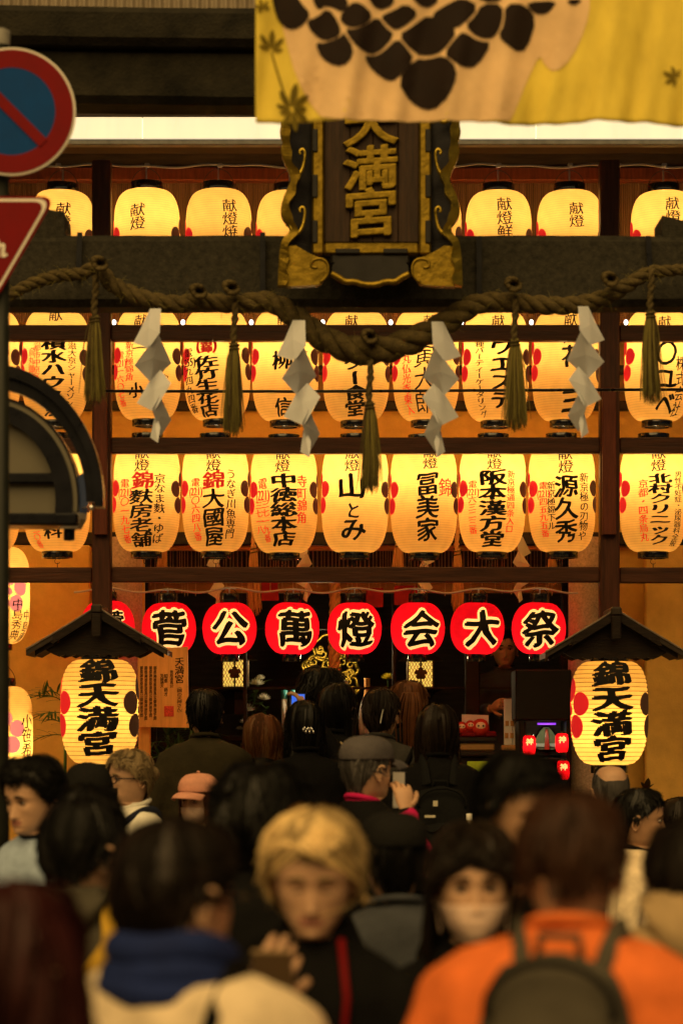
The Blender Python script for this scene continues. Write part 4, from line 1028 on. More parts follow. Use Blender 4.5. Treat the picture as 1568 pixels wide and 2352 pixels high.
# counter with charms at the right
ct = thing('charm_counter', 'dark wooden charm counter right of the worshippers', 'counter', W(1180, 1950, 16.3))
b = MB(); wbox(b, 1050, 1300, 1726, 1738, 15.95, .5); b.build('counter_top', 'darkwood', ct); b = MB(); wbox(b, 1056, 1296, 1738, 1990, 15.99, .44); b.build('counter_body', 'darkwood', ct)
o = thing('charm_tray', 'wooden tray of charms on the counter', 'tray', W(1090, 1726, 15.97))
b = MB(); wbox(b, 1056, 1136, 1708, 1725, 15.97, .2); b.build('tray', mat('tan_wood', (.32, .17, .06), .6, var=.3, stretch=(1, 9, 9)), o); b = MB(); wbox(b, 1050, 1142, 1694, 1704, 15.95, .22); b.build('tray_lid', 'plaqueblack', o)
b = MB(); wbox(b, 1058, 1140, 1680, 1693, 15.99, .16); b.build('red_lining', 'signred', o)
b = MB(); px_prism(b, [(1060, 1641), (1122, 1643), (1122, 1690), (1060, 1690)], 16.12, .01); o = b.build('price_card', 'white'); tag(o, 'white printed price card standing behind the daruma dolls', 'card')
def daruma(x, y, r, label):
    d = 16.02; k = PX(d); o = thing('daruma_doll', label, 'doll', W(x, y+r, d), 'daruma dolls on the counter'); c = W(x, y, d)
    MAT.setdefault('dred', mat('daruma_red', (.50, .025, .015), .35, coat=.4)); MAT.setdefault('dface', mat('daruma_face', (.75, .55, .38), .5))
    b = MB(); b.lathe([(0, -.95*r*k), (.7*r*k, -.9*r*k), (r*k, -.25*r*k), (.95*r*k, .2*r*k), (.7*r*k, .75*r*k), (.3*r*k, .98*r*k), (0, r*k)], 20, tuple(c)); b.build('body', 'dred', o, True)
    b = MB(); b.ell((c.x, c.y-.62*r*k, c.z+.15*r*k), (.6*r*k, .42*r*k, .5*r*k)); b.build('face', 'dface', o, True)
    for sx in (-1, 1): b = MB(); b.ell((c.x+sx*.25*r*k, c.y-1.0*r*k, c.z+.2*r*k), (.1*r*k, .07*r*k, .12*r*k), 8, 6); b.build('eye', 'ink', o)
daruma(1103, 1672, 21, 'largest red daruma doll before the white price card'); daruma(1060, 1672, 14, 'small daruma doll at the left of the tray'); daruma(1080, 1668, 13, 'small daruma doll between the others')
ob = thing('fortune_box', 'tall stepped white fortune slip box on the counter', 'box', W(1168, 1722, 15.97))
b = MB(); wbox(b, 1158, 1176, 1606, 1712, 15.97, .07, .003); b.build('tower', 'white', ob); b = MB(); wbox(b, 1176.4, 1187, 1638, 1712, 15.975, .06, .003); b.build('side_tower', 'white', ob); b = MB(); wbox(b, 1152, 1190, 1712, 1725, 15.95, .12); b.build('tray', 'tan_wood' if 'tan_wood' in MAT else 'hemp', ob)
for (x, y) in ((1164, 1662), (1176, 1662), (1163, 1690), (1175, 1690)): b = MB(); wbox(b, x-4, x+4, y-6, y+6, 15.966, .003, .001); b.build('printed_panel', 'hemp', ob)
o = MB().box(tuple(W(1097, 1770, 15.9)), (.13, .02, .11), .004).build('green_price_sign', mat('lime_green_card', (.35, .50, .03), .6, var=.2, vscale=20)); tag(o, 'lime green price sign hanging on the counter front', 'sign')
# puppet fortune cabinet
MAT['blackwood'] = mat('black_stained_wood', (.008, .005, .004), .6, var=.4, vscale=5, stretch=(2, 10, 10), spec=.15)
pc = thing('fortune_cabinet', 'dark fortune cabinet with small lit puppet stage', 'cabinet', W(1252, 1950, 15.9)); d = 15.6
for nm, q in (('top_box', (1184, 1312, 1538, 1655)), ('left_side', (1192, 1206, 1655, 1960)), ('right_side', (1300, 1312, 1655, 1960)), ('shelf', (1206, 1300, 1742, 1752)), ('cabinet_base', (1206, 1300, 1800, 1960))):
    b = MB(); wbox(b, q[0], q[1], q[2], q[3], d, .42 if nm != 'top_box' else .4); b.build(nm, 'blackwood', pc)
b = MB(); wbox(b, 1206, 1300, 1655, 1742, d+.38, .02); b.build('backdrop', 'dark', pc)
b = MB(); px_prism(b, smooth_poly([(1222, 1722), (1232, 1690), (1254, 1664), (1276, 1690), (1288, 1722)], 1), d+.33, .02); b.build('painted_hill', mat('pale_green_paint', (.30, .36, .20), .7, var=.2), pc)
b = MB(); wbox(b, 1222, 1288, 1708, 1716, d+.31, .01); b.build('painted_fence', 'white', pc)
b = MB(); px_prism(b, [(1250, 1722), (1252, 1676), (1258, 1676), (1262, 1722)], d+.29, .03); b.build('puppet', 'dred', pc)
b = MB(); b.tube([W(1234, 1663, d+.2), W(1276, 1663, d+.2)], .006, 8); b.build('purple_tube_lamp', mat('purple_lit_tube', (.4, .1, .8), .4, emit=((.35, .05, 1.0), 1.0)), pc, True)
l = bulb(pc, 0, .35, (.95, 1, .6), .02); l.location = W(1254, 1690, d+.15)-pc.location
for i, (x, y) in enumerate(((1215, 1712), (1290, 1707), (1293, 1770))):
    k = PX(d-.03); o = thing('small_red_lantern', 'small red lantern, %s of the fortune cabinet' % ('left front', 'right front', 'lower right front')[i], 'lantern', W(x, y, d-.06), 'small red lanterns on the cabinet')
    me = shell_mesh(15*k, 44*k, 9*k, 3.0, 2.0, 10, 24, .001, ('redpaper', 'redhoop'), .0004); link('paper_body', me, o)
    for z in (-1, 1): q = link('ring', cap_mesh(9*k, 5*k, 'ring'), o); q.location = (0, 0, z*23*k)
    wrap(layout([('神燈', x, y-16, y+16, 17, .03)])[0], x, y, k, 15*k, 44*k, 9*k, 3.0, 2.0, .003).build('lettering', 'glowpaper', o, local=True, fix=False)
    bulb(o, 0, .30 if i < 2 else .12, (1, .5, .2), .01)
o = thing('bronze_spout', 'bronze leaf shaped ornament by the right ochre wall', 'ornament', W(1484, 1835, 15.7)); MAT.setdefault('brassdk', mat('dark_brass', (.09, .055, .015), .45, .7))
b = MB(); rr = random.Random(3)
for a, l in ((-1.2, .06), (-.5, .08), (.1, .10), (.7, .07), (1.3, .07)): leaf(b, W(1484, 1815, 15.7), Vector((math.sin(a), -.4, math.cos(a))).normalized(), l, .022, .2)
b.build('leaf_cluster', 'brassdk', o, fix=False); lathe_px(1484, 1850, [(0, 0), (14, 2), (18, 20), (12, 38), (0, 40)], 15.7, 'bowl', 'brassdk', o)
lathe_px(1484, 2420, [(10, 0), (8, 570), (0, 571)], 15.7, 'stand', 'brassdk', o)
# ------------------------------------------------------------------ people
HT = np.array([  # z above chin, half width, front, back
 (.230, .004, .004, -.012), (.227, .030, .032, -.045), (.219, .048, .053, -.066), (.205, .061, .069, -.082), (.187, .070, .081, -.093), (.165, .0755, .089, -.100), (.140, .078, .0935, -.103), (.120, .0775, .094, -.102),
 (.105, .0755, .090, -.099), (.085, .0735, .089, -.094), (.065, .0695, .0885, -.085), (.045, .0625, .0895, -.076), (.025, .054, .0905, -.069), (.010, .044, .0890, -.066), (.000, .036, .080, -.064),
 (-.008, .050, .050, -.064), (-.022, .053, .037, -.066), (-.050, .053, .030, -.068), (-.080, .058, .032, -.075), (-.11, .080, .040, -.080), (-.14, .11, .045, -.085)])[::-1]
def ring_pt(z, ph):
    hw = np.interp(z, HT[:, 0], HT[:, 1]); yf = np.interp(z, HT[:, 0], HT[:, 2]); yb = np.interp(z, HT[:, 0], HT[:, 3])
    ym = -.010 if z > 0 else (yf+yb)/2
    s, c = math.sin(ph), math.cos(ph); e = .88
    x = hw*math.copysign(abs(s)**e, s)
    y = ym+((yf-ym) if c > 0 else (ym-yb))*math.copysign(abs(c)**e, c)
    return x, y
def gau(x, s): return math.exp(-(x/s)**2)
def face_bump(x, z, front):
    n = 0
    if not front: return 0
    if .045 < z < .125:
        t = (.118-z)/.056; n += .026*max(0, min(1, t))**1.3*gau(x, .0085+.006*max(0, t-.4))*(1 if z > .060 else gau(z-.060, .007))
    for sx in (-1, 1):
        n -= .010*gau(x-sx*.031, .016)*gau(z-.107, .011); n += .004*gau(x-sx*.045, .018)*gau(z-.082, .016)
        n += .003*gau(x-sx*.030, .02)*gau(z-.126, .006)
    n += .006*gau(x, .024)*(gau(z-.044, .005)+gau(z-.033, .006)); n -= .005*gau(x, .024)*gau(z-.0385, .0022); n += .004*gau(x, .018)*gau(z-.010, .010); n -= .003*gau(x, .02)*gau(z-.024, .006)
    return n
_headcache = {}
def head_geo():
    if 'h' in _headcache: return _headcache['h']
    zs_ = list(np.linspace(-.14, -.02, 7))+list(np.linspace(-.012, .14, 46))+list(np.linspace(.145, .2295, 20)); nph = 80; V = []; F = []; lips = []
    phs = [2*math.pi*(i/nph)-.55*math.sin(2*math.pi*i/nph) for i in range(nph)]
    for z in zs_:
        for ph in phs:
            x, y = ring_pt(z, ph); y += face_bump(x, z, math.cos(ph) > .1); V.append((x, y, z))
    for j in range(len(zs_)-1):
        for i in range(nph):
            F.append([j*nph+i, j*nph+(i+1) % nph, (j+1)*nph+(i+1) % nph, (j+1)*nph+i])
            p = V[j*nph+i]; lips.append(1 if (abs(p[0]) < .024-.3*abs(p[2]-.039) and abs(p[2]-.039) < .0095 and p[1] > .05) else 0)
    F.append([(len(zs_)-1)*nph+i for i in range(nph)]); lips.append(0)
    F.append([i for i in range(nph)][::-1]); lips.append(0)
    # ears
    b = MB(); ang = []
    for sx in (-1, 1):
        rot = Matrix.Rotation(sx*R(-24), 3, 'Z') @ Matrix.Rotation(R(-12), 3, 'X')
        b.ell((sx*.079, -.012, .095), (.007, .017, .029), 12, 8, rot=rot)
        P = []
        for t in np.linspace(-1.9, 2.2, 14): P.append(Vector((sx*.087, -.012, .095))+rot @ Vector((sx*.003, -.018*math.cos(t), .030*math.sin(t)+.002)))
        b.tube(P, [.004]*12+[.005, .004], 6)
    V2 = np.concatenate(b.v); off = len(V); V = np.concatenate([np.array(V), V2]); F += [[i+off for i in f] for f in b.f]; lips += [0]*len(b.f)
    _headcache['h'] = (V, F, lips); return _headcache['h']

HC_ = Vector((0, -.006, .118))
NAPE = [.0]
def hairline(ph, st):
    a = abs((math.degrees(ph)+180) % 360-180)
    fr = {'bang': .152, 'cap': .150, 'beanie': .138, 'bald': .02}.get(st, .172)
    return float(np.interp(a, [0, 35, 55, 72, 84, 100, 120, 150, 180], [fr, fr-.002, fr-.015 if st != 'bang' else .125, .125, .105, .10, .055+NAPE[0]*.3, .012+NAPE[0]*.9, .002+NAPE[0]]))
def hair_fn(st, T, seed, zend=-.2, flare=0., lumps=.35, asym=0):
    sc_ = Vector((seed*3.1, seed*1.7, 0))
    def f(ph, v, ex=0.):
        zh = hairline(ph, st)+.007*math.sin(ph*5+seed)+.008*mnoise.noise(Vector((ph*4, seed, 0))); vv = min(v, 1.)
        z = .2295-(.2295-zh)*vv
        x, y = ring_pt(z, ph); p = Vector((x, y, z)); dr = (p-HC_); l = dr.length; dr.normalize()
        a = abs((math.degrees(ph)+180) % 360-180)
        taper = min(1, (1.04-vv)*5)*.8+.2 if st in ('short', 'bald') else 1
        if st == 'bang' and a < 60: taper = .55+.45*min(1, (1.02-vv)*4)
        nz = mnoise.noise(p*14+sc_)*lumps+mnoise.noise(p*34+sc_)*lumps*.5
        t = T*taper*(1+nz)+ex
        p = p+dr*t
        if v > 1.:
            u = v-1.; zz = p.z+(zend-p.z)*u
            k = 1+flare*math.sin(min(1, u*1.4)*math.pi/2)-.10*u*u
            p = Vector((p.x*k+.006*math.sin(ph*7+u*3+seed), (p.y+.01)*k-.01-.01*u, zz))
        return p
    return f
def hair_mesh(name, fn, m, parent, M4, n=700, vmax=1.0, phr=None, rr=None, wid=.0035, nclump=110, ln=(.3, .6), lift=.010, mess=.25, shell_v=None):
    """solid hair under a coat of separate locks"""
    b = MB(); nph = 48; nv = 16 if vmax <= 1 else 26
    lo, hi = phr if phr else (-math.pi, math.pi)
    V = []
    for j in range(nv):
        for i in range(nph):
            ph = -math.pi+2*math.pi*i/nph; v = (j/(nv-1))*vmax
            a = abs(ph)
            if v > 1 and a < lo_cut(parent): v = 1.0+min(.02, v-1)
            V.append(tuple(M4 @ fn(ph, v, -.003)))
    b.add(V, [[j*nph+i, j*nph+(i+1) % nph, (j+1)*nph+(i+1) % nph, (j+1)*nph+i] for j in range(nv-1) for i in range(nph)])
    cl = [(rr.uniform(-math.pi, math.pi), rr.random(), rr.choice((0, 0, 1, 1, 2)), rr.uniform(.2, 1.0), rr.gauss(0, mess)) for _ in range(nclump)]
    for _ in range(n):
        c_ = rr.choice(cl); stray = rr.random() < .06
        ph = c_[0]+rr.gauss(0, .07); cut = lo_cut(parent)
        ph = (ph+math.pi) % (2*math.pi)-math.pi
        vm = vmax if abs(ph) > cut else 1.0
        v0 = max(-.05, c_[1]*vm*.85+rr.gauss(0, .06)); l = rr.uniform(*ln)*(1 if vm <= 1 else 1.6); v1 = min(vm*rr.uniform(.96, 1.07), v0+l)
        if v1-v0 < .08 or (abs(ph) <= cut and v0 > .9): continue
        dph = c_[4]+rr.gauss(0, mess*.25); P = []; ns = 5; ms = c_[2]
        up = lift*c_[3]*rr.uniform(.6, 1.2)*(2.2 if stray else 1)
        for s_ in range(ns+1):
            t = s_/ns; pt = ph+dph*t*max(.2, v0+l*t); vt = max(0, v0+(v1-v0)*t)
            if vmax > 1 and vt > 1: pt = math.copysign(max(abs(pt), cut), ph)
            P.append(fn(pt, vt, .0015+up*t*t))
        for s_ in range(ns+1):
            t = s_/ns
        w = wid*rr.uniform(.6, 1.3)*(.4 if stray else 1); VV = []
        for s_ in range(ns+1):
            tdir = (P[min(ns, s_+1)]-P[max(0, s_-1)]); nrm = (P[s_]-HC_); sd = tdir.cross(nrm)
            if sd.length < 1e-7: sd = Vector((1, 0, 0))
            sd.normalize(); ww = w*(1-.75*(s_/ns)**2)
            VV += [tuple(M4 @ (P[s_]-sd*ww)), tuple(M4 @ (P[s_]+nrm.normalized()*w*.5)), tuple(M4 @ (P[s_]+sd*ww))]
        b.add(VV, [[3*q+c, 3*q+c+1, 3*q+c+4, 3*q+c+3] for q in range(ns) for c in (0, 1)], ms)
    return b.build(name, (m, m+'_d', m+'_l'), parent, True, local=True, fix=False)
_cut = {}
def lo_cut(o): return _cut.get(o.name, R(62))

def hand(b, wrist, fwd, nrm, side, curl=.5, k=1.0, mi=0, spread=.12):
    """palm, four unequal bent fingers and a thumb leaving the palm's side"""
    f = fwd.normalized(); n = (nrm-f*nrm.dot(f)).normalized(); s_ = f.cross(n)*side
    b.tube([wrist-f*.05*k, wrist, wrist+f*.03*k, wrist+f*.065*k, wrist+f*.092*k], [.026*k, .025*k, .036*k, .041*k, .036*k], 12, True, mi, flat=.48, up=s_)
    for i, (u, l) in enumerate(((-.03, .062), (-.010, .074), (.011, .080), (.031, .072))):
        p = wrist+f*(.082-.004*abs(i-2))*k+s_*u*k*-1; d = (f+s_*(-u*spread*30*.03)).normalized(); P = [p]; a = 0
        for seg, fr_ in enumerate((.45, .31, .24)):
            a += curl*(.75 if seg == 0 else 1.0); dd = d*math.cos(a)+n*math.sin(a); p = p+dd*l*fr_*k; P.append(p)
        b.tube([P[0]-d*.012*k]+P, [.0098*k, .0096*k, .0090*k, .0082*k, .0062*k], 8, True, mi)
    p = wrist+f*.028*k+s_*.030*k; d = (f*.62+s_*.70+n*.35).normalized(); P = [p-d*.012*k, p+d*.024*k]; P.append(P[1]+(d*.8+f*.35+n*curl*.4).normalized()*.030*k); P.append(P[2]+(d*.45+f*.7+n*curl*.6).normalized()*.024*k)
    b.tube(P, [.014*k, .0125*k, .0105*k, .0075*k], 8, True, mi)

def remesh(b, vox, smooth, seed, wr, name, m):
    me = b.mesh('tmp', 'ink'); o = bpy.data.objects.new('tmp', me); COL.objects.link(o)
    bm = bmesh.new(); bm.from_mesh(me); bmesh.ops.recalc_face_normals(bm, faces=bm.faces); bm.to_mesh(me); bm.free()
    r = o.modifiers.new('r', 'REMESH'); r.mode = 'VOXEL'; r.voxel_size = vox
    s_ = o.modifiers.new('s', 'SMOOTH'); s_.iterations = smooth; s_.factor = .5
    me2 = bpy.data.meshes.new_from_object(o.evaluated_get(bpy.context.evaluated_depsgraph_get()))
    bpy.data.objects.remove(o); bpy.data.meshes.remove(me)
    n = len(me2.vertices); co = np.empty(n*3); me2.vertices.foreach_get('co', co); co = co.reshape(-1, 3); no = np.empty(n*3); me2.vertices.foreach_get('normal', no); no = no.reshape(-1, 3)
    if wr:
        dsp = np.array([mnoise.noise(Vector((p[0]*8+seed, p[1]*8, p[2]*5)))*.6+(.35-abs(mnoise.noise(Vector((p[0]*9+p[2]*4, p[1]*9+seed, p[2]*9-p[0]*5))))*1.5)*.8+mnoise.noise(Vector((p[0]*22, p[1]*22+seed, p[2]*14)))*.25 for p in co])
        co = co+no*(dsp*wr)[:, None]
    me2.vertices.foreach_set('co', co.ravel()); me2.materials.clear(); me2.materials.append(MAT[m] if isinstance(m, str) else m); me2.name = name
    me2.polygons.foreach_set('material_index', [0]*len(me2.polygons)); me2.polygons.foreach_set('use_smooth', [True]*len(me2.polygons)); me2.update(); return me2

def SKIN(n, c): MAT[n] = mat(n, c, .5, var=.12, vscale=18, spec=.35, bump=.08, bscale=140)
SKIN('skin_light', (.55, .325, .20)); SKIN('skin_mid', (.42, .235, .135)); SKIN('skin_dark', (.20, .105, .06)); MAT['lips'] = mat('lips', (.36, .15, .11), .45)
def CL(n, c, r=.85, **k): MAT[n] = mat(n, c, r, var=.22, vscale=9, bump=.35, bscale=60, spec=.12, **k)
CL('cloth_black', (0.00385, 0.0035, 0.0035)); CL('cloth_olive', (0.035, 0.028, 0.014)); CL('cloth_grey', (0.0385, 0.035, 0.0315)); CL('cloth_cream', (.72, .58, .40)); CL('cloth_orange', (.74, .17, .04)); CL('cloth_blue', (.012, .022, .10)); CL('cloth_lightblue', (.34, .43, .58)); CL('cloth_navy', (0.0126, 0.0154, 0.0224)); CL('cloth_hoodie', (0.0595, 0.0525, 0.0385)); CL('cloth_tan', (.36, .25, .13)); CL('cloth_white', (.75, .72, .64)); CL('cloth_magenta', (.50, .012, .10)); CL('cloth_slate', (0.049, 0.0525, 0.063)); CL('cloth_denim', (.03, .035, .05)); CL('cap_grey', (0.091, 0.0805, 0.084)); CL('cap_pink', (.72, .34, .24)); CL('cap_black', (0.0091, 0.0084, 0.0077)); CL('pack_grey', (0.0735, 0.063, 0.0462)); CL('pack_black', (0.0077, 0.0077, 0.0077)); CL('mask_beige', (.60, .42, .33)); CL('stripe_navy', (.014, .016, .03)); CL('strap_yellow', (.45, .27, .03)); CL('strap_beige', (.32, .24, .14))
def HAIR(n, c):
    MAT[n] = mat(n, c, .5, var=.3, vscale=22, stretch=(1, 1, .35), spec=.12)
    MAT[n+'_d'] = mat(n+'_deep', [q*.5 for q in c], .6, spec=.08); MAT[n+'_l'] = mat(n+'_bright', [min(.8, q*(1.8 if q < .05 else 1.35)) for q in c], .42, spec=.3)
HAIR('hair_black', (0.004387, 0.003705, 0.00312)); HAIR('hair_brown', (0.0338, 0.01352, 0.00676)); HAIR('hair_red', (0.0234, 0.004875, 0.0039)); HAIR('hair_dark', (0.009945, 0.00585, 0.003744)); HAIR('hair_blond', (.60, .42, .19)); HAIR('hair_ash', (.20, .14, .07)); HAIR('hair_grey', (.07, .062, .058)); HAIR('hair_auburn', (.10, .035, .012))
MAT['shoe'] = mat('black_shoe', (.012, .011, .010), .4); MAT['eyewhite'] = mat('eye_white', (.38, .32, .27), .3, spec=.2); MAT['iris'] = mat('dark_iris', (.015, .008, .005), .15)
MAT['screen'] = mat('lit_phone_screen', (.05, .07, .2), .2, emit=((.06, .20, 1.0), .8)); MAT['screen2'] = mat('dim_phone_screen', (.05, .05, .06), .15, emit=((.9, .55, .2), .25)); MAT['glasses'] = mat('dark_glasses_frame', (.012, .010, .016), .25)
MAT['clear'] = mat('clear_plastic', (.6, .6, .55), .1, spec=.6)

PN = 0
def person(label, x, ytop, d, face=0., hair=('short', 'hair_black'), top='cloth_black', skin='skin_mid', base=0., hs=1., yaw=0., pitch=0., arms='dd', width=1., pants='cloth_denim', T=.010, sh=0., nape=.012, hat=None, eyes=False, collar=None, strands=650, zend=-.25, wr=.009, bag=None, group=None, hood=False, mask=None, glass=False, sleeve=None, jacket=1.0, flare=.1, lean=0., bun=None, mess=.25, dy=0.):
    NAPE[0] = nape if hair[0] in ('short', 'curly') else 0.
    global PN; PN += 1; rr = random.Random(PN*13)
    p = W(x, ytop, d); zt = p.z-base
    o = thing('person', label, 'person', (p.x, d, base), group, R(face))
    hatt = {'cap': .012, 'beanie': .022, 'bucket': .014}.get(hat, T if hair[0] != 'bald' else 0)
    chin = zt-.23*hs-hatt*hs*.9; zs = chin-.078+sh; kw = width
    # head, neck and hands: the body
    Mh = Matrix.Translation((0, .015+lean, chin)) @ Matrix.Rotation(R(yaw), 4, 'Z') @ Matrix.Translation((0, -.02, .03)) @ Matrix.Rotation(-R(pitch), 4, 'X') @ Matrix.Translation((0, .02, -.03)) @ Matrix.Scale(hs, 4)
    V, F, lp_ = head_geo(); A = np.array(Mh)
    V = V.copy(); Vh = V @ A[:3, :3].T+A[:3, 3]
    # keep the neck root over the shoulders while the head turns
    w = np.clip((-.01-V[:, 2])/.10, 0, 1)[:, None]; base_pt = V*hs+np.array([0, .015+lean*.5, chin]); Vh = Vh*(1-w)+base_pt*w
    b = MB(); b.add(Vh, F); b.m = list(lp_)
    poses = {'d': ((.225, -.03, -.27), (.225, .05, -.50)), 'p': ((.235, .06, -.25), (.085, .27, -.11)), 'r': ((.265, .12, -.20), (.19, .27, .10)), 'c': ((.22, .02, -.27), (.10, .22, -.20)), 'k': ((.235, .05, -.26), (.13, .30, -.24)), 'x': ((.300, .03, -.19), (.135, .09, .02)), 'u': ((.20, .20, .03), (.05, .33, .245)), 'q': ((.225, .07, -.22), (.095, .22, -.05))}
    sl = MB(); wr_pts = {}
    for sx, a in ((-1, arms[0]), (1, arms[1])):
        e, q = poses[a]; S0 = Vector((sx*.150*kw, -.005+lean*.3, zs-.040)); E0 = Vector((sx*e[0]*kw, e[1], zs+e[2])); W0 = Vector((sx*q[0]*kw, q[1], zs+q[2]))
        m1 = S0.lerp(E0, .5)+Vector((sx*.012, -.006, 0)); m2 = E0.lerp(W0, .5)
        jr = jacket
        sl.tube([S0+Vector((-sx*.05, 0, -.01)), S0+Vector((sx*.018, 0, -.012)), m1, E0, m2, W0], [.056*jr, .060*jr, .058*jr, .053*jr, .047*jr, .041*jr], 12)
        fw = (W0-E0).normalized(); b.tube([Vector((sx*.03, -.012, zs+.02)), S0+Vector((0, 0, -.015)), m1, E0, E0.lerp(W0, .6), W0], [.035, .036, .034, .032, .034, .027], 10)
        nrm = Vector((-sx, 0, 0)) if a == 'd' else Vector((-sx*.5, .1, .8)) if a in 'pkq' else Vector((-sx*.9, .35, 0))
        if a in 'rxu': fw = (fw+Vector((0, 0, .9))).normalized()
        hand(b, W0+fw*.012, fw, nrm, -sx if a != 'd' else sx, .35 if a == 'd' else .55); wr_pts[sx] = (W0, fw)
    b.build('body', (skin, 'lips'), o, True, local=True)
    # upper garment
    TR = [(.078, .060, .058), (.056, .078, .066), (.034, .118, .078), (.012, .158, .09), (-.02, .178, .102), (-.08, .186, .113), (-.20, .176, .120), (-.36, .164, .112), (-.52, .178, .118), (-.56, .178, .118)]
    rings = [(zs+dz, hw*kw*(1 if dz > .04 else jacket), hd*(1 if dz > .04 else jacket*.98+.02)) for dz, hw, hd in TR]
    n = 28; tv = []
    for (z, hw, hd) in rings:
        ln_ = lean*max(0, (z-zs+.5)/.55)
        for i in range(n):
            a = 2*math.pi*i/n; s_, c_ = math.sin(a), math.cos(a); tv.append((hw*math.copysign(abs(s_)**.85, s_), -.012+ln_+hd*math.copysign(abs(c_)**.9, c_), z))
    sl.add(tv, [[j*n+i, j*n+(i+1) % n, (j+1)*n+(i+1) % n, (j+1)*n+i] for j in range(len(rings)-1) for i in range(n)]+[list(range(n)), [(len(rings)-1)*n+i for i in range(n)][::-1]])
    up = link('upper_garment', remesh(sl, .0155, 5, PN*3.7, wr, 'upper_garment', top), o)
    def tors(z, a, off=.0):
        zz = [q[0] for q in rings][::-1]; hw = np.interp(z, zz, [q[1] for q in rings][::-1])+off; hd = np.interp(z, zz, [q[2] for q in rings][::-1])+off; return Vector((hw*math.sin(a), -.012+hd*math.cos(a), z))
    # collar
    cm = collar or top
    b = MB(); P = []
    for i in range(25):
        a = 2*math.pi*i/24; P.append(Vector((.066*math.sin(a), -.012+.062*math.cos(a)+lean*.4, zs+.072-.018*math.cos(a))))
    b.tube(P, .011 if not hood else .02, 8, False); b.build('collar', cm, o, True, local=True)
    if hood:
        b = MB(); b.grid(lambda u, v: tuple(Vector(((.085+.045*math.sin(v*3.14))*math.sin(R(95)+R(170)*u), -.02-.02*math.sin(v*3.14)+(.078+.055*math.sin(v*3.14))*math.cos(R(95)+R(170)*u), zs+.115-.20*v*math.sin(u*3.14)**.6-.02*v))), 26, 14)
        q = b.build('hood', top, o, True, local=True); md = q.modifiers.new('t', 'SOLIDIFY'); md.thickness = .014
    # trousers and shoes
    b = MB(); zh = zs-.52
    for sx in (-1, 1):
        b.tube([(sx*.075, -.01, zh+.06), (sx*.092, -.01, zh-.08), (sx*.095, .0, zh*.55), (sx*.10, -.01, .28), (sx*.10, -.02, .05)], [.105, .098, .075, .062, .058], 14)
    b.ell((0, -.012, zh), (.172*kw, .115, .12), 20, 10); b.build('trousers', pants, o, True, local=True)
    for sx in (-1, 1):
        b = MB(); b.tube([(sx*.10, -.085, .045), (sx*.10, -.04, .055), (sx*.102, .05, .045), (sx*.105, .13, .032), (sx*.105, .165, .026)], [.036, .044, .044, .036, .020], 12, flat=.9); b.build('shoe', 'shoe', o, True, local=True)
    # hair
    st, hc = hair
    if st == 'long': _cut[o.name] = R(58) if hc != 'hair_blond' else R(82)
    if st != 'none' and hat != 'beanie':
        kind = 'bald' if st == 'bald' else 'bang' if st in ('bang', 'longbang') else 'short'
        fn = hair_fn('bang' if kind == 'bang' else 'short' if st in ('short', 'curly') else 'flow', T if hat is None else .006, PN, zend, flare, {'curly': .8}.get(st, .45))
        if kind == 'bald':
            f0 = hair_fn('flow', .005, PN)
            fn = lambda ph, v, ex=0., f0=f0: f0(ph if abs(ph) > .9 else math.copysign(.9, ph), .30+.70*min(v, 1), ex)
        vm = 2.0 if st in ('long', 'longbang') else 1.0
        hair_mesh('hair', fn, hc, o, Mh, strands, vm, rr=rr, mess={'curly': .9}.get(st, mess), lift={'curly': .035, 'bald': .001}.get(st, .012), wid=.0045 if st != 'bald' else .002)
    if bun == 'bun':
        b = MB(); b.ell((0, -.125, .13), (.035, .032, .035), 14, 10); V_ = np.concatenate(b.v) @ A[:3, :3].T+A[:3, 3]; b.v = [V_]; b.build('hair_bun', hc, o, True, local=True)
    if bun == 'tail':
        b = MB()
        for q in range(60):
            dx = rr.gauss(0, .014); dyy = rr.gauss(0, .012); l = rr.uniform(.7, 1)
            P = [Mh @ Vector((dx*.4, -.10, .16)), Mh @ Vector((dx, -.135+dyy*.5, .17)), Mh @ Vector((dx*1.4, -.155+dyy, .12)), Mh @ Vector((dx*1.8, -.15+dyy, .03)), Mh @ Vector((dx*1.6, -.135+dyy, -.12*l)), Mh @ Vector((dx*1.1, -.125+dyy, -.22*l))]
            b.tube(P, [.005, .006, .006, .005, .004, .001], 4, False)
        b.build('ponytail', hc, o, True, local=True)
    if hat:
        f0 = hair_fn({'cap': 'cap', 'beanie': 'beanie', 'bucket': 'cap'}[hat], {'cap': .016, 'beanie': .022, 'bucket': .018}[hat], PN, lumps=.06)
        hm = hat_m
        def hf(u, v):
            ph = -math.pi+2*math.pi*u; zc = {'cap': .146, 'bucket': .128}.get(hat, .12)
            z = .2295-(.2295-zc)*v; xx, yy = ring_pt(z, ph); q = Vector((xx, yy, z)); dr = (q-HC_).normalized(); t = {'cap': .016, 'beanie': .020, 'bucket': .020}[hat]+(.008*math.sin(v*3.1) if hat == 'cap' else 0)+(.003*math.sin(ph*26) if hat == 'beanie' else 0)
            return tuple(Mh @ (q+dr*t))
        b = MB(); b.grid(hf, 56, 16, closeu=True); q = b.build('hat_crown', hm[0], o, True, local=True, fix=False)
        md = q.modifiers.new('t', 'SOLIDIFY'); md.thickness = .003
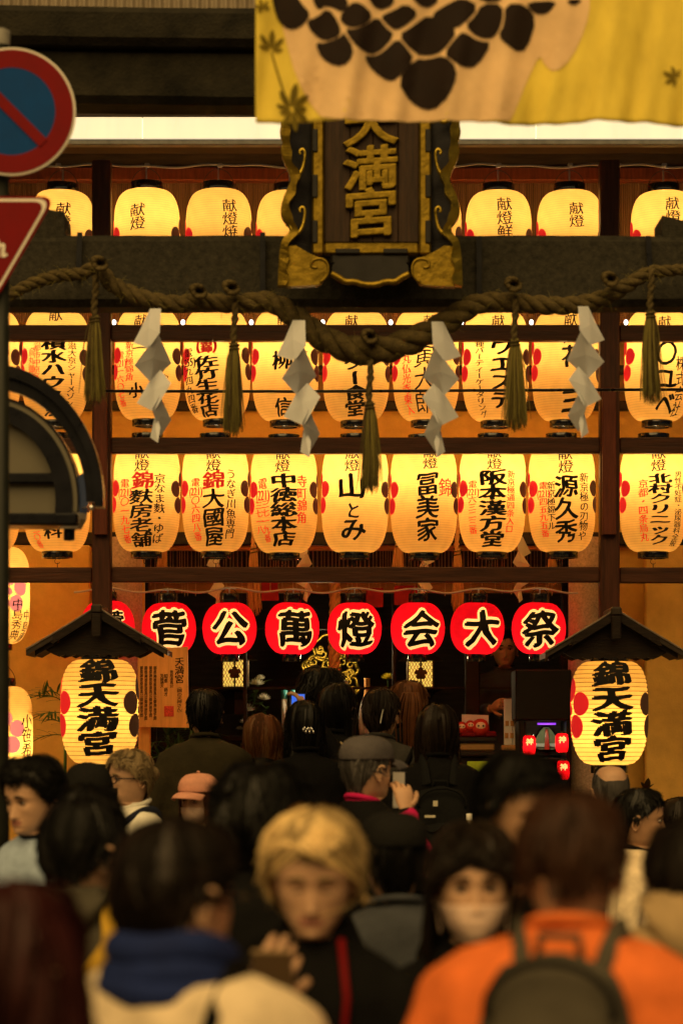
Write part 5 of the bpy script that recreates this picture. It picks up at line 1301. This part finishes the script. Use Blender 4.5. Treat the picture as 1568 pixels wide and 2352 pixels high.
        if hat == 'cap':
            b = MB(); 
            def bf(u, v):
                ph = R(-62+124*u); xx, yy = ring_pt(.15, ph); l = .085*math.cos((u-.5)*2.6)**.7; return tuple(Mh @ Vector((xx*(1.16+.05*v), yy*1.15+.008+l*v, .152-.028*v*v-.018*((u-.5)*2)**2)))
            b.grid(bf, 24, 8); q = b.build('hat_brim', hm[1] if len(hm) > 1 else hm[0], o, True, local=True, fix=False); md = q.modifiers.new('t', 'SOLIDIFY'); md.thickness = .004
            b = MB(); b.ell(tuple(Mh @ Vector((0, -.006, .251))), (.008, .008, .005), 10, 6); b.build('hat_button', hm[0], o, True, local=True)
        if hat == 'bucket':
            b = MB(); b.grid(lambda u, v: tuple(Mh @ Vector((ring_pt(.128, 6.283*u)[0]*(1.22+.5*v), ring_pt(.128, 6.283*u)[1]*(1.2+.45*v), .132-.045*v))), 48, 6, closeu=True); q = b.build('hat_brim', hm[0], o, True, local=True, fix=False); md = q.modifiers.new('t', 'SOLIDIFY'); md.thickness = .004
        if hat == 'beanie':
            b = MB(); b.grid(lambda u, v: tuple(Mh @ Vector((ring_pt(.13, 6.283*u)[0]*1.32, ring_pt(.13, 6.283*u)[1]*1.28, .105+.045*v))), 48, 3, closeu=True); q = b.build('turn_up', hm[0], o, True, local=True, fix=False); md = q.modifiers.new('t', 'SOLIDIFY'); md.thickness = .01
    if eyes:
        for sx in (-1, 1):
            c = Vector((sx*.031, .0795, .106)); b = MB()
            if eyes != 'shut':
                b.ell((0, 0, 0), (.0105, .0085, .0052), 14, 8); b.v = [(b.v[0]+np.array(c)) @ A[:3, :3].T+A[:3, 3]]; q = b.build('eye', 'eyewhite', o, True, local=True)
                b = MB(); b.ell((0, 0, 0), (.0052, .0035, .0050), 10, 6); b.v = [(b.v[0]+np.array(c+Vector((0, .0068, 0)))) @ A[:3, :3].T+A[:3, 3]]; b.build('iris', 'iris', q, True, local=True)
            b = MB(); b.tube([Mh @ (c+Vector((sx*q_*.014, .012-.35*abs(q_)*.010, .0065-.004*q_*q_ if eyes != 'shut' else -.002-.004*(1-q_*q_)))) for q_ in np.linspace(-1, 1, 7)], .0016, 5); b.build('eyelash', 'iris', o, local=True)
            b = MB(); b.tube([Mh @ (Vector((sx*(.014+.033*q_), .0985-.010*q_*q_, .1285+.003*math.sin(q_*3.1)-.004*q_))) for q_ in np.linspace(0, 1, 7)], [.003, .0038, .004, .0038, .0034, .0026, .0014], 6, flat=.6); b.build('eyebrow', hc if hc != 'hair_blond' else 'hair_ash', o, True, local=True)
    if mask:
        def mf(u, v):
            ph = R(-80+160*u); z = .078-.084*v+.012*abs(u-.5)*2*(v-.5)-.004*math.sin(u*3.14); xx, yy = ring_pt(max(z, .004), ph); yy += face_bump(xx, z, True)*.55+.010*math.sin(v*3.14)*math.sin(u*3.14); return tuple(Mh @ Vector((xx*1.05, yy+.006, z)))
        b = MB(); b.grid(mf, 26, 14); q = b.build('face_mask', mask, o, True, local=True, fix=False); md = q.modifiers.new('t', 'SOLIDIFY'); md.thickness = .002; md.offset = 1
        for sx in (-1, 1):
            for z in (.068, .012): b = MB(); b.tube([Mh @ Vector((sx*.070, .03, z)), Mh @ Vector((sx*.083, -.005, .09))], .0015, 5); b.build('ear_loop', mask, o, local=True)
    if glass:
        for sx in (-1, 1):
            b = MB(); b.tube([Mh @ Vector((sx*.033+.024*math.cos(t), .104-.10*abs(.024*math.cos(t)+.0)*.3, .104+.017*math.sin(t))) for t in np.linspace(0, 6.283, 25)], .0028, 6, False); b.build('glasses_rim', 'glasses', o, True, local=True)
            b = MB(); b.tube([Mh @ Vector((sx*.057, .100, .110)), Mh @ Vector((sx*.082, .05, .110)), Mh @ Vector((sx*.088, -.01, .110))], .0028, 6); b.build('glasses_temple', 'glasses', o, True, local=True)
        b = MB(); b.tube([Mh @ Vector((-.010, .113, .108)), Mh @ Vector((0, .118, .110)), Mh @ Vector((.010, .113, .108))], .0025, 6); b.build('glasses_bridge', 'glasses', o, True, local=True)
    return o, dict(zs=zs, chin=chin, M=Mh, tors=tors, wr=wr_pts, rr=rr, kw=kw)

def strap(o, pts, m, w=.018, nm='strap'):
    P = [Vector(q) for q in catmull([tuple(q) for q in pts], 6)]; b = MB(); V = []; n = len(P)
    for i in range(n):
        t = (P[min(i+1, n-1)]-P[max(0, i-1)]).normalized(); c = Vector((0, -.012, P[i].z-.03)); nr = (P[i]-c).normalized(); s_ = t.cross(nr).normalized(); nr = s_.cross(t).normalized()
        for a_, b_ in ((-1, 0), (1, 0), (1, 1), (-1, 1)): V.append(tuple(P[i]+s_*a_*w+nr*(.006*b_-.004)))
    b.add(V, [[i*4+k, i*4+(k+1) % 4, (i+1)*4+(k+1) % 4, (i+1)*4+k] for i in range(n-1) for k in range(4)]+[[0, 1, 2, 3], [4*n-4, 4*n-3, 4*n-2, 4*n-1]])
    return b.build(nm, m, o, True, local=True)
def backpack(o, q, m, label, w=.15, h=.40, dp=.15, top=-.03, strapm=None):
    """a thing of its own carried on the back"""
    zs = q['zs']; k = thing('backpack', label, 'backpack', o.location, None, o.rotation_euler.z)
    y0 = -.125
    def body(w_, h_, dp_, zc, yc, nm, mm, pr=None):
        b = MB(); 
        def f(u, v):
            a = 2*math.pi*u; s_, c_ = math.sin(a), math.cos(a); t = 2*v-1; r = (1-abs(t)**(4.5 if t < 0 else 2.6))**.45 if abs(t) < 1 else 0.02
            return (w_*r**.6*math.copysign(abs(s_)**.6, s_), yc-dp_/2*r*math.copysign(abs(c_)**.7, c_)+.004*mnoise.noise(Vector((a*2, t*3, w_*50))), zc+h_/2*t)
        b.grid(f, 36, 22, closeu=True); return b.build(nm, mm, pr or k, True, local=True, fix=True)
    body(w, h, dp, zs+top-h/2, y0-dp/2, 'pack_body', m); body(w*.82, h*.55, .07, zs+top-h*.66, y0-dp-.012, 'front_pocket', m)
    b = MB(); b.tube([(w*.80*math.sin(t), y0-dp*.93-.012*math.cos(t), zs+top-.085+.075*math.cos(t)) for t in np.linspace(-1.75, 1.75, 22)], .0065, 6); b.build('zip', 'pack_black', k, True, local=True)
    b = MB(); b.tube([(w*.72*t, y0-dp-.052+.02*t*t, zs+top-h*.40-.035*abs(math.sin(t*3.14))) for t in np.linspace(-1, 1, 25)], .005, 6); b.build('pocket_seam', 'pack_black', k, True, local=True)
    b = MB(); b.tube([(0, y0-dp-.055, zs+top-h*.40-.01), (0, y0-dp-.06, zs+top-h*.62), (0, y0-dp-.045, zs+top-h*.9)], .007, 6); b.build('webbing', 'pack_black', k, True, local=True)
    b = MB(); b.tube([(-.035, y0-.03, zs+top-.02), (-.03, y0-.035, zs+top+.022), (.03, y0-.035, zs+top+.022), (.035, y0-.03, zs+top-.02)], .008, 8); b.build('grab_handle', strapm or m, k, True, local=True)
    for sx in (-1, 1):
        strap(k, [(sx*.075, -.135, zs-.06), (sx*.082, -.10, zs+.015), (sx*.092, -.045, zs+.052), (sx*.10, .02, zs+.045), (sx*.112, .085, zs-.01), (sx*.12, .118, zs-.10), (sx*.125, .118, zs-.22)], strapm or m, .037, 'shoulder_strap')
    return k
def phone(o, q, sx, label, scr, fwd=None, dz=.06, tiltx=0, dxy=(0, .03), roll=0, bodym='blackm'):
    MAT.setdefault('phonecase', mat('bronze_phone_case', (.24, .16, .085), .3))
    w0, fw = q['wr'][sx]; c = w0+fw*.085+Vector((-sx*.012+dxy[0], dxy[1], dz*.5)); Mo = Matrix.Rotation(o.rotation_euler.z, 4, 'Z'); pos = o.location+(Mo.to_3x3() @ c)
    t = thing('phone', label, 'phone', pos, None, o.rotation_euler.z); rot = Matrix.Rotation(R(tiltx), 3, 'X') @ Matrix.Rotation(R(roll), 3, 'Y')
    MB().box((0, 0, 0), (.073, .009, .150), .004, rot).build('phone_body', bodym, t, local=True)
    MB().box(tuple(rot @ Vector((0, -.0052, 0))), (.066, .001, .140), .0003, rot).build('phone_screen', scr, t, local=True); return t

hat_m = ('cap_grey',)
# --- worshippers before the altar, on the platform
B0 = .35
person('man in olive jacket seen from behind, left of the worshippers', 470, 1583, 13.2, 4, ('short', 'hair_black'), 'cloth_olive', base=B0, width=1.12, jacket=1.12, collar='cloth_olive', strands=500)
person('woman with long auburn hair seen from behind, beside the olive jacket', 603, 1640, 13.3, -8, ('long', 'hair_auburn'), 'cloth_black', base=B0, zend=-.18, T=.016, flare=.12, strands=800)
o, q = person('tall man with tousled dark hair before the gilt ornament', 738, 1530, 13.9, -28, ('curly', 'hair_black'), 'cloth_black', base=B0, T=.028, strands=700)
o, q = person('woman in black with sparkling hair clip, seen from behind', 700, 1610, 12.75, 8, ('long', 'hair_black'), 'cloth_black', base=B0, zend=-.12, T=.014, strands=700, arms='du', jacket=1.15)
b = MB()
for i in range(9): b.ell(tuple(q['M'] @ Vector((-.02+.006*i, -.122, .10+.010*math.sin(i*2.2)))), (.006, .004, .008), 8, 6)
b.build('hair_clip', 'chrome', o, True, local=True)
phone(o, q, 1, 'blue lit phone held up before the bell rope', 'screen', dz=-.07)
o, q = person('woman with straight black hair and beige bag strap', 772, 1572, 13.25, -20, ('long', 'hair_black'), 'cloth_black', base=B0, zend=-.30, T=.016, strands=800)
strap(o, [q['tors'](q['zs']-.45, R(200), .012), q['tors'](q['zs']-.25, R(190), .012), q['tors'](q['zs']-.08, R(175), .010), q['tors'](q['zs']+.02, R(150), .008)], 'strap_beige', .022, 'bag_strap')
o, q = person('person in grey coat with black shoulder strap and hair slide', 874, 1582, 13.0, -18, ('short', 'hair_dark'), 'cloth_grey', base=B0, width=1.08, jacket=1.1, strands=600)
strap(o, [q['tors'](q['zs']-.40, R(165), .014), q['tors'](q['zs']-.2, R(150), .014), q['tors'](q['zs']-.04, R(130), .012), q['tors'](q['zs']+.02, R(100), .012)], 'cloth_black', .014, 'bag_strap')
b = MB(); b.box((0, 0, 0), (.006, .004, .07), .001, Matrix.Rotation(R(12), 3, 'Y')); b.v = [b.v[0]+np.array(q['M'] @ Vector((.035, -.112, .10)))]; b.build('hair_slide', 'clear', o, local=True)
person('woman with auburn brown ponytail between grey coat and backpacker', 938, 1562, 13.75, 10, ('flow', 'hair_auburn'), 'cloth_black', base=B0, T=.012, bun='tail', strands=600)
o, q = person('backpacker in black jacket with long dark hair', 1004, 1618, 12.4, 3, ('long', 'hair_dark'), 'cloth_black', base=.35, zend=-.10, T=.018, jacket=1.14, width=1.06, strands=800)
k = backpack(o, q, 'pack_black', 'black backpack with small pale tags worn by the long haired backpacker', w=.14, h=.44, dp=.13, top=-.06)
MAT['tag'] = mat('pale_woven_tag', (.55, .50, .38), .7)
for (x_, z_, w_, h_) in ((-.035, -.14, .022, .026), (-.06, -.20, .05, .012), (.02, -.62+.15, .02, .012)):
    b = MB(); b.box((x_, -.29, q['zs']+z_), (w_, .004, h_), .001); b.build('woven_tag', 'tag', k, local=True)
o2 = thing('water_bottle', 'small clear drink bottle in the side pocket of the black backpack', 'bottle', k.location, None, k.rotation_euler.z)
b = MB(); b.lathe([(0, 0), (.026, 0), (.028, .02), (.028, .10), (.022, .125), (.012, .145)], 18, (.125, -.26, q['zs']-.36)); b.build('bottle_body', mat('tea_bottle', (.20, .13, .05), .15, spec=.6), o2, True, local=True)
b = MB(); b.lathe([(.014, .143), (.014, .172), (0, .173)], 14, (.125, -.26, q['zs']-.36)); b.build('bottle_cap', 'white', o2, True, local=True)
b = MB(); b.lathe([(.0285, .03), (.0285, .08)], 18, (.125, -.26, q['zs']-.36)); b.build('bottle_label', 'white', o2, True, local=True)
person('attendant in dark jacket facing out behind the counter', 1158, 1446, 17.0, 180, ('short', 'hair_black'), 'cloth_slate', base=.45, eyes=True, jacket=1.1, arms='cc', strands=350)

# --- middle of the crowd
hat_m = ('cap_grey',)
o, q = person('man in grey cap and black vest photographing with raised hand', 838, 1692, 10.2, -48, ('short', 'hair_grey'), 'cloth_magenta', skin='skin_light', hat='cap', arms='dx', strands=350, width=1.05)
vb = MB(); n = 28; V = []
for dz, hw, hd in ((.070, .074, .072), (.045, .105, .085), (.012, .168, .105), (-.03, .186, .118), (-.12, .196, .128), (-.30, .188, .128), (-.50, .190, .128)):
    for i in range(n): a = 2*math.pi*i/n; V.append((hw*1.05*math.sin(a), -.012+hd*math.cos(a), q['zs']+dz))
vb.add(V, [[j*n+i, j*n+(i+1) % n, (j+1)*n+(i+1) % n, (j+1)*n+i] for j in range(6) for i in range(n)]); vb.build('vest', 'cloth_black', o, True, local=True)
phone(o, q, 1, 'black phone in the raised hand of the man in grey cap', 'screen2', dz=.02, dxy=(-.03, .02))
b = MB(); w0, fw = q['wr'][1]; b.tube([w0-fw*.015, w0+fw*.012], .034, 14, False); b.build('cuff', 'cloth_black', o, True, local=True)
person('young man with swept dark hair and light blue shirt at the left', 88, 1733, 8.7, 142, ('short', 'hair_black'), 'cloth_lightblue', skin='skin_light', eyes=True, T=.022, collar='cloth_navy', strands=1100, mess=.5, pitch=9)
hat_m = ('cap_black',)
person('person in dark knitted beanie behind the left group', 203, 1752, 10.2, 20, ('none', 'hair_black'), 'cloth_black', hat='beanie')
person('man with short black hair and bowed forehead, half hidden', 208, 1797, 7.4, 172, ('short', 'hair_black'), 'cloth_black', skin='skin_dark', eyes=True, pitch=14, T=.014, strands=500)
o, q = person('woman with glasses and fair tied hair in striped white top', 304, 1722, 11.3, 126, ('flow', 'hair_ash'), 'cloth_white', skin='skin_light', eyes=True, glass=True, hs=.94, T=.014, bun='bun', strands=900, mess=.4)
for z_ in (-.10, -.135, -.17, -.205):
    b = MB(); b.tube([q['tors'](q['zs']+z_, a, .012) for a in np.linspace(0, 6.283, 37)], .0065, 6, False); b.build('stripe', 'stripe_navy', o, True, local=True)
    b = MB(); S0 = Vector((-.150, 0, q['zs'])); E0 = Vector((-.225, -.03, q['zs']-.27)); t_ = -z_/.27; c_ = S0.lerp(E0, t_); dr = (E0-S0).normalized(); u_ = dr.orthogonal().normalized(); w_ = dr.cross(u_)
    b.tube([c_+(u_*math.cos(a)+w_*math.sin(a))*.070 for a in np.linspace(0, 6.283, 25)], .0065, 6, False); b.build('sleeve_stripe', 'stripe_navy', o, True, local=True)
strap(o, [q['tors'](q['zs']-.40, R(120), .014), q['tors'](q['zs']-.15, R(60), .014), q['tors'](q['zs']-.02, R(-20), .014), (-.105, -.01, q['zs']+.05), (-.10, -.09, q['zs']+.0), q['tors'](q['zs']-.25, R(190), .014)], 'stripe_navy', .013, 'bag_strap')
hat_m = ('cap_pink',)
o, q = person('person in pink cap with pale face mask looking down', 458, 1778, 11.6, 152, ('long', 'hair_auburn'), 'cloth_tan', skin='skin_light', hat='cap', hs=.88, eyes=True, mask='mask_beige', pitch=0, zend=-.10, strands=450)
person('person with big curly black hair left of the blond man', 597, 1752, 6.4, 4, ('curly', 'hair_black'), 'cloth_black', T=.030, strands=1600, width=1.05)
person('dark haired man turned right behind the orange shirt', 1180, 1728, 6.3, -148, ('flow', 'hair_black'), 'cloth_black', skin='skin_mid', eyes=True, T=.019, strands=1500, mess=.5, pitch=8)
person('balding older man seen from behind below the right big lantern', 1403, 1760, 12.0, 5, ('bald', 'hair_grey'), 'cloth_grey', skin='skin_light', strands=700)
o, q = person('woman in profile with tied black hair and cream jacket at the right', 1462, 1812, 10.9, -98, ('flow', 'hair_black'), 'cloth_cream', skin='skin_mid', eyes=True, T=.010, bun='bun', collar='cloth_black', strands=900)
person('person with dark bobbed hair cut off by the right edge', 1556, 1832, 12.9, -10, ('long', 'hair_dark'), 'cloth_slate', zend=-.02, T=.018, strands=600)

# --- nearest people
o, q = person('man with black hair and grey green hoodie, second from left in front', 186, 1834, 6.15, -38, ('short', 'hair_black'), 'cloth_hoodie', skin='skin_light', T=.010, nape=.045, strands=1300, hood=True, yaw=-6)
strap(o, [q['tors'](q['zs']-.3, R(150), .016), q['tors'](q['zs']-.12, R(140), .016), q['tors'](q['zs']-.02, R(120), .014), (.12, -.02, q['zs']+.045), (.115, .06, q['zs']+.01)], 'strap_yellow', .030, 'bag_strap')
o, q = person('person with long dark red hair and cream coat at the left edge', 14, 2022, 3.6, -40, ('long', 'hair_red'), 'cloth_cream', T=.019, zend=-.17, strands=1800, jacket=1.15, width=1.1, flare=.16)
o, q = person('dark brown haired person in cream jacket and blue scarf in front', 402, 1882, 4.2, -16, ('short', 'hair_dark'), 'cloth_cream', skin='skin_light', yaw=-30, nape=.03, T=.011, hs=.97, strands=2600, wr=.015, jacket=1.18, width=1.14, collar='cloth_blue', sh=.02)
b = MB()
for j, (r_, z_, t_) in enumerate(((.085, .035, .034), (.082, .075, .030), (.098, .010, .030))):
    b.tube([Vector((r_*math.sin(a), -.012+r_*.95*math.cos(a), q['zs']+z_-.012*math.cos(a)+.005*math.sin(a*3+j))) for a in np.linspace(0, 6.283, 33)], t_, 12, False)
b.build('scarf', 'cloth_blue', o, True, local=True)
strap(o, [q['tors'](q['zs']-.45, R(150), .02), q['tors'](q['zs']-.22, R(160), .024), q['tors'](q['zs']-.06, R(158), .022), (.11, -.045, q['zs']+.052), (.12, .04, q['zs']+.04)], 'cloth_black', .012, 'bag_strap')
b = MB(); b.tube([q['M'] @ Vector((.088, .0, .110)), q['M'] @ Vector((.080, .06, .110)), q['M'] @ Vector((.060, .10, .108))], .0028, 6); b.build('glasses_temple', 'glasses', o, True, local=True)
o, q = person('blond man facing the camera and looking down at his phone', 722, 1850, 5.15, 174, ('long', 'hair_blond'), 'cloth_black', skin='skin_light', eyes='shut', T=.020, strands=3400, mess=.5, pitch=11, arms='kq', yaw=4, zend=.06, flare=.04, hs=.97)
phone(o, q, 1, 'phone held by the blond man', 'blackm', dz=-.01, tiltx=-38, bodym='phonecase')
b = MB(); b.tube([(-.06, .07, q['zs']+.06), (-.075, .105, q['zs']-.05), (-.06, .12, q['zs']-.25)], .007, 6); b.build('red_lanyard', 'signred', o, True, local=True)
hat_m = ('cap_black',)
person('person in black cap and slate jacket seen from behind', 905, 1868, 7.2, 8, ('short', 'hair_black'), 'cloth_slate', hat='cap', strands=400, jacket=1.08)
o, q = person('woman with long dark hair and beige face mask facing the camera', 1082, 1888, 5.6, 186, ('longbang', 'hair_dark'), 'cloth_black', skin='skin_light', eyes=True, mask='mask_beige', T=.017, zend=-.30, strands=2200, flare=.16, yaw=-4)
o, q = person('man in orange shirt with short brown hair seen from behind', 1312, 1818, 4.3, -12, ('short', 'hair_brown'), 'cloth_orange', skin='skin_light', T=.006, hs=.98, sh=.015, nape=.08, strands=2600, wr=.016, width=1.2, jacket=1.12, mess=.15)
backpack(o, q, 'pack_grey', 'grey brown backpack on the man in the orange shirt', w=.125, h=.46, dp=.16, top=.045)
person('person in tan hooded jacket cut off by the right edge', 1598, 1885, 5.0, 12, ('short', 'hair_dark'), 'cloth_tan', T=.010, sh=.07, strands=1200, hood=True, jacket=1.2, width=1.15)
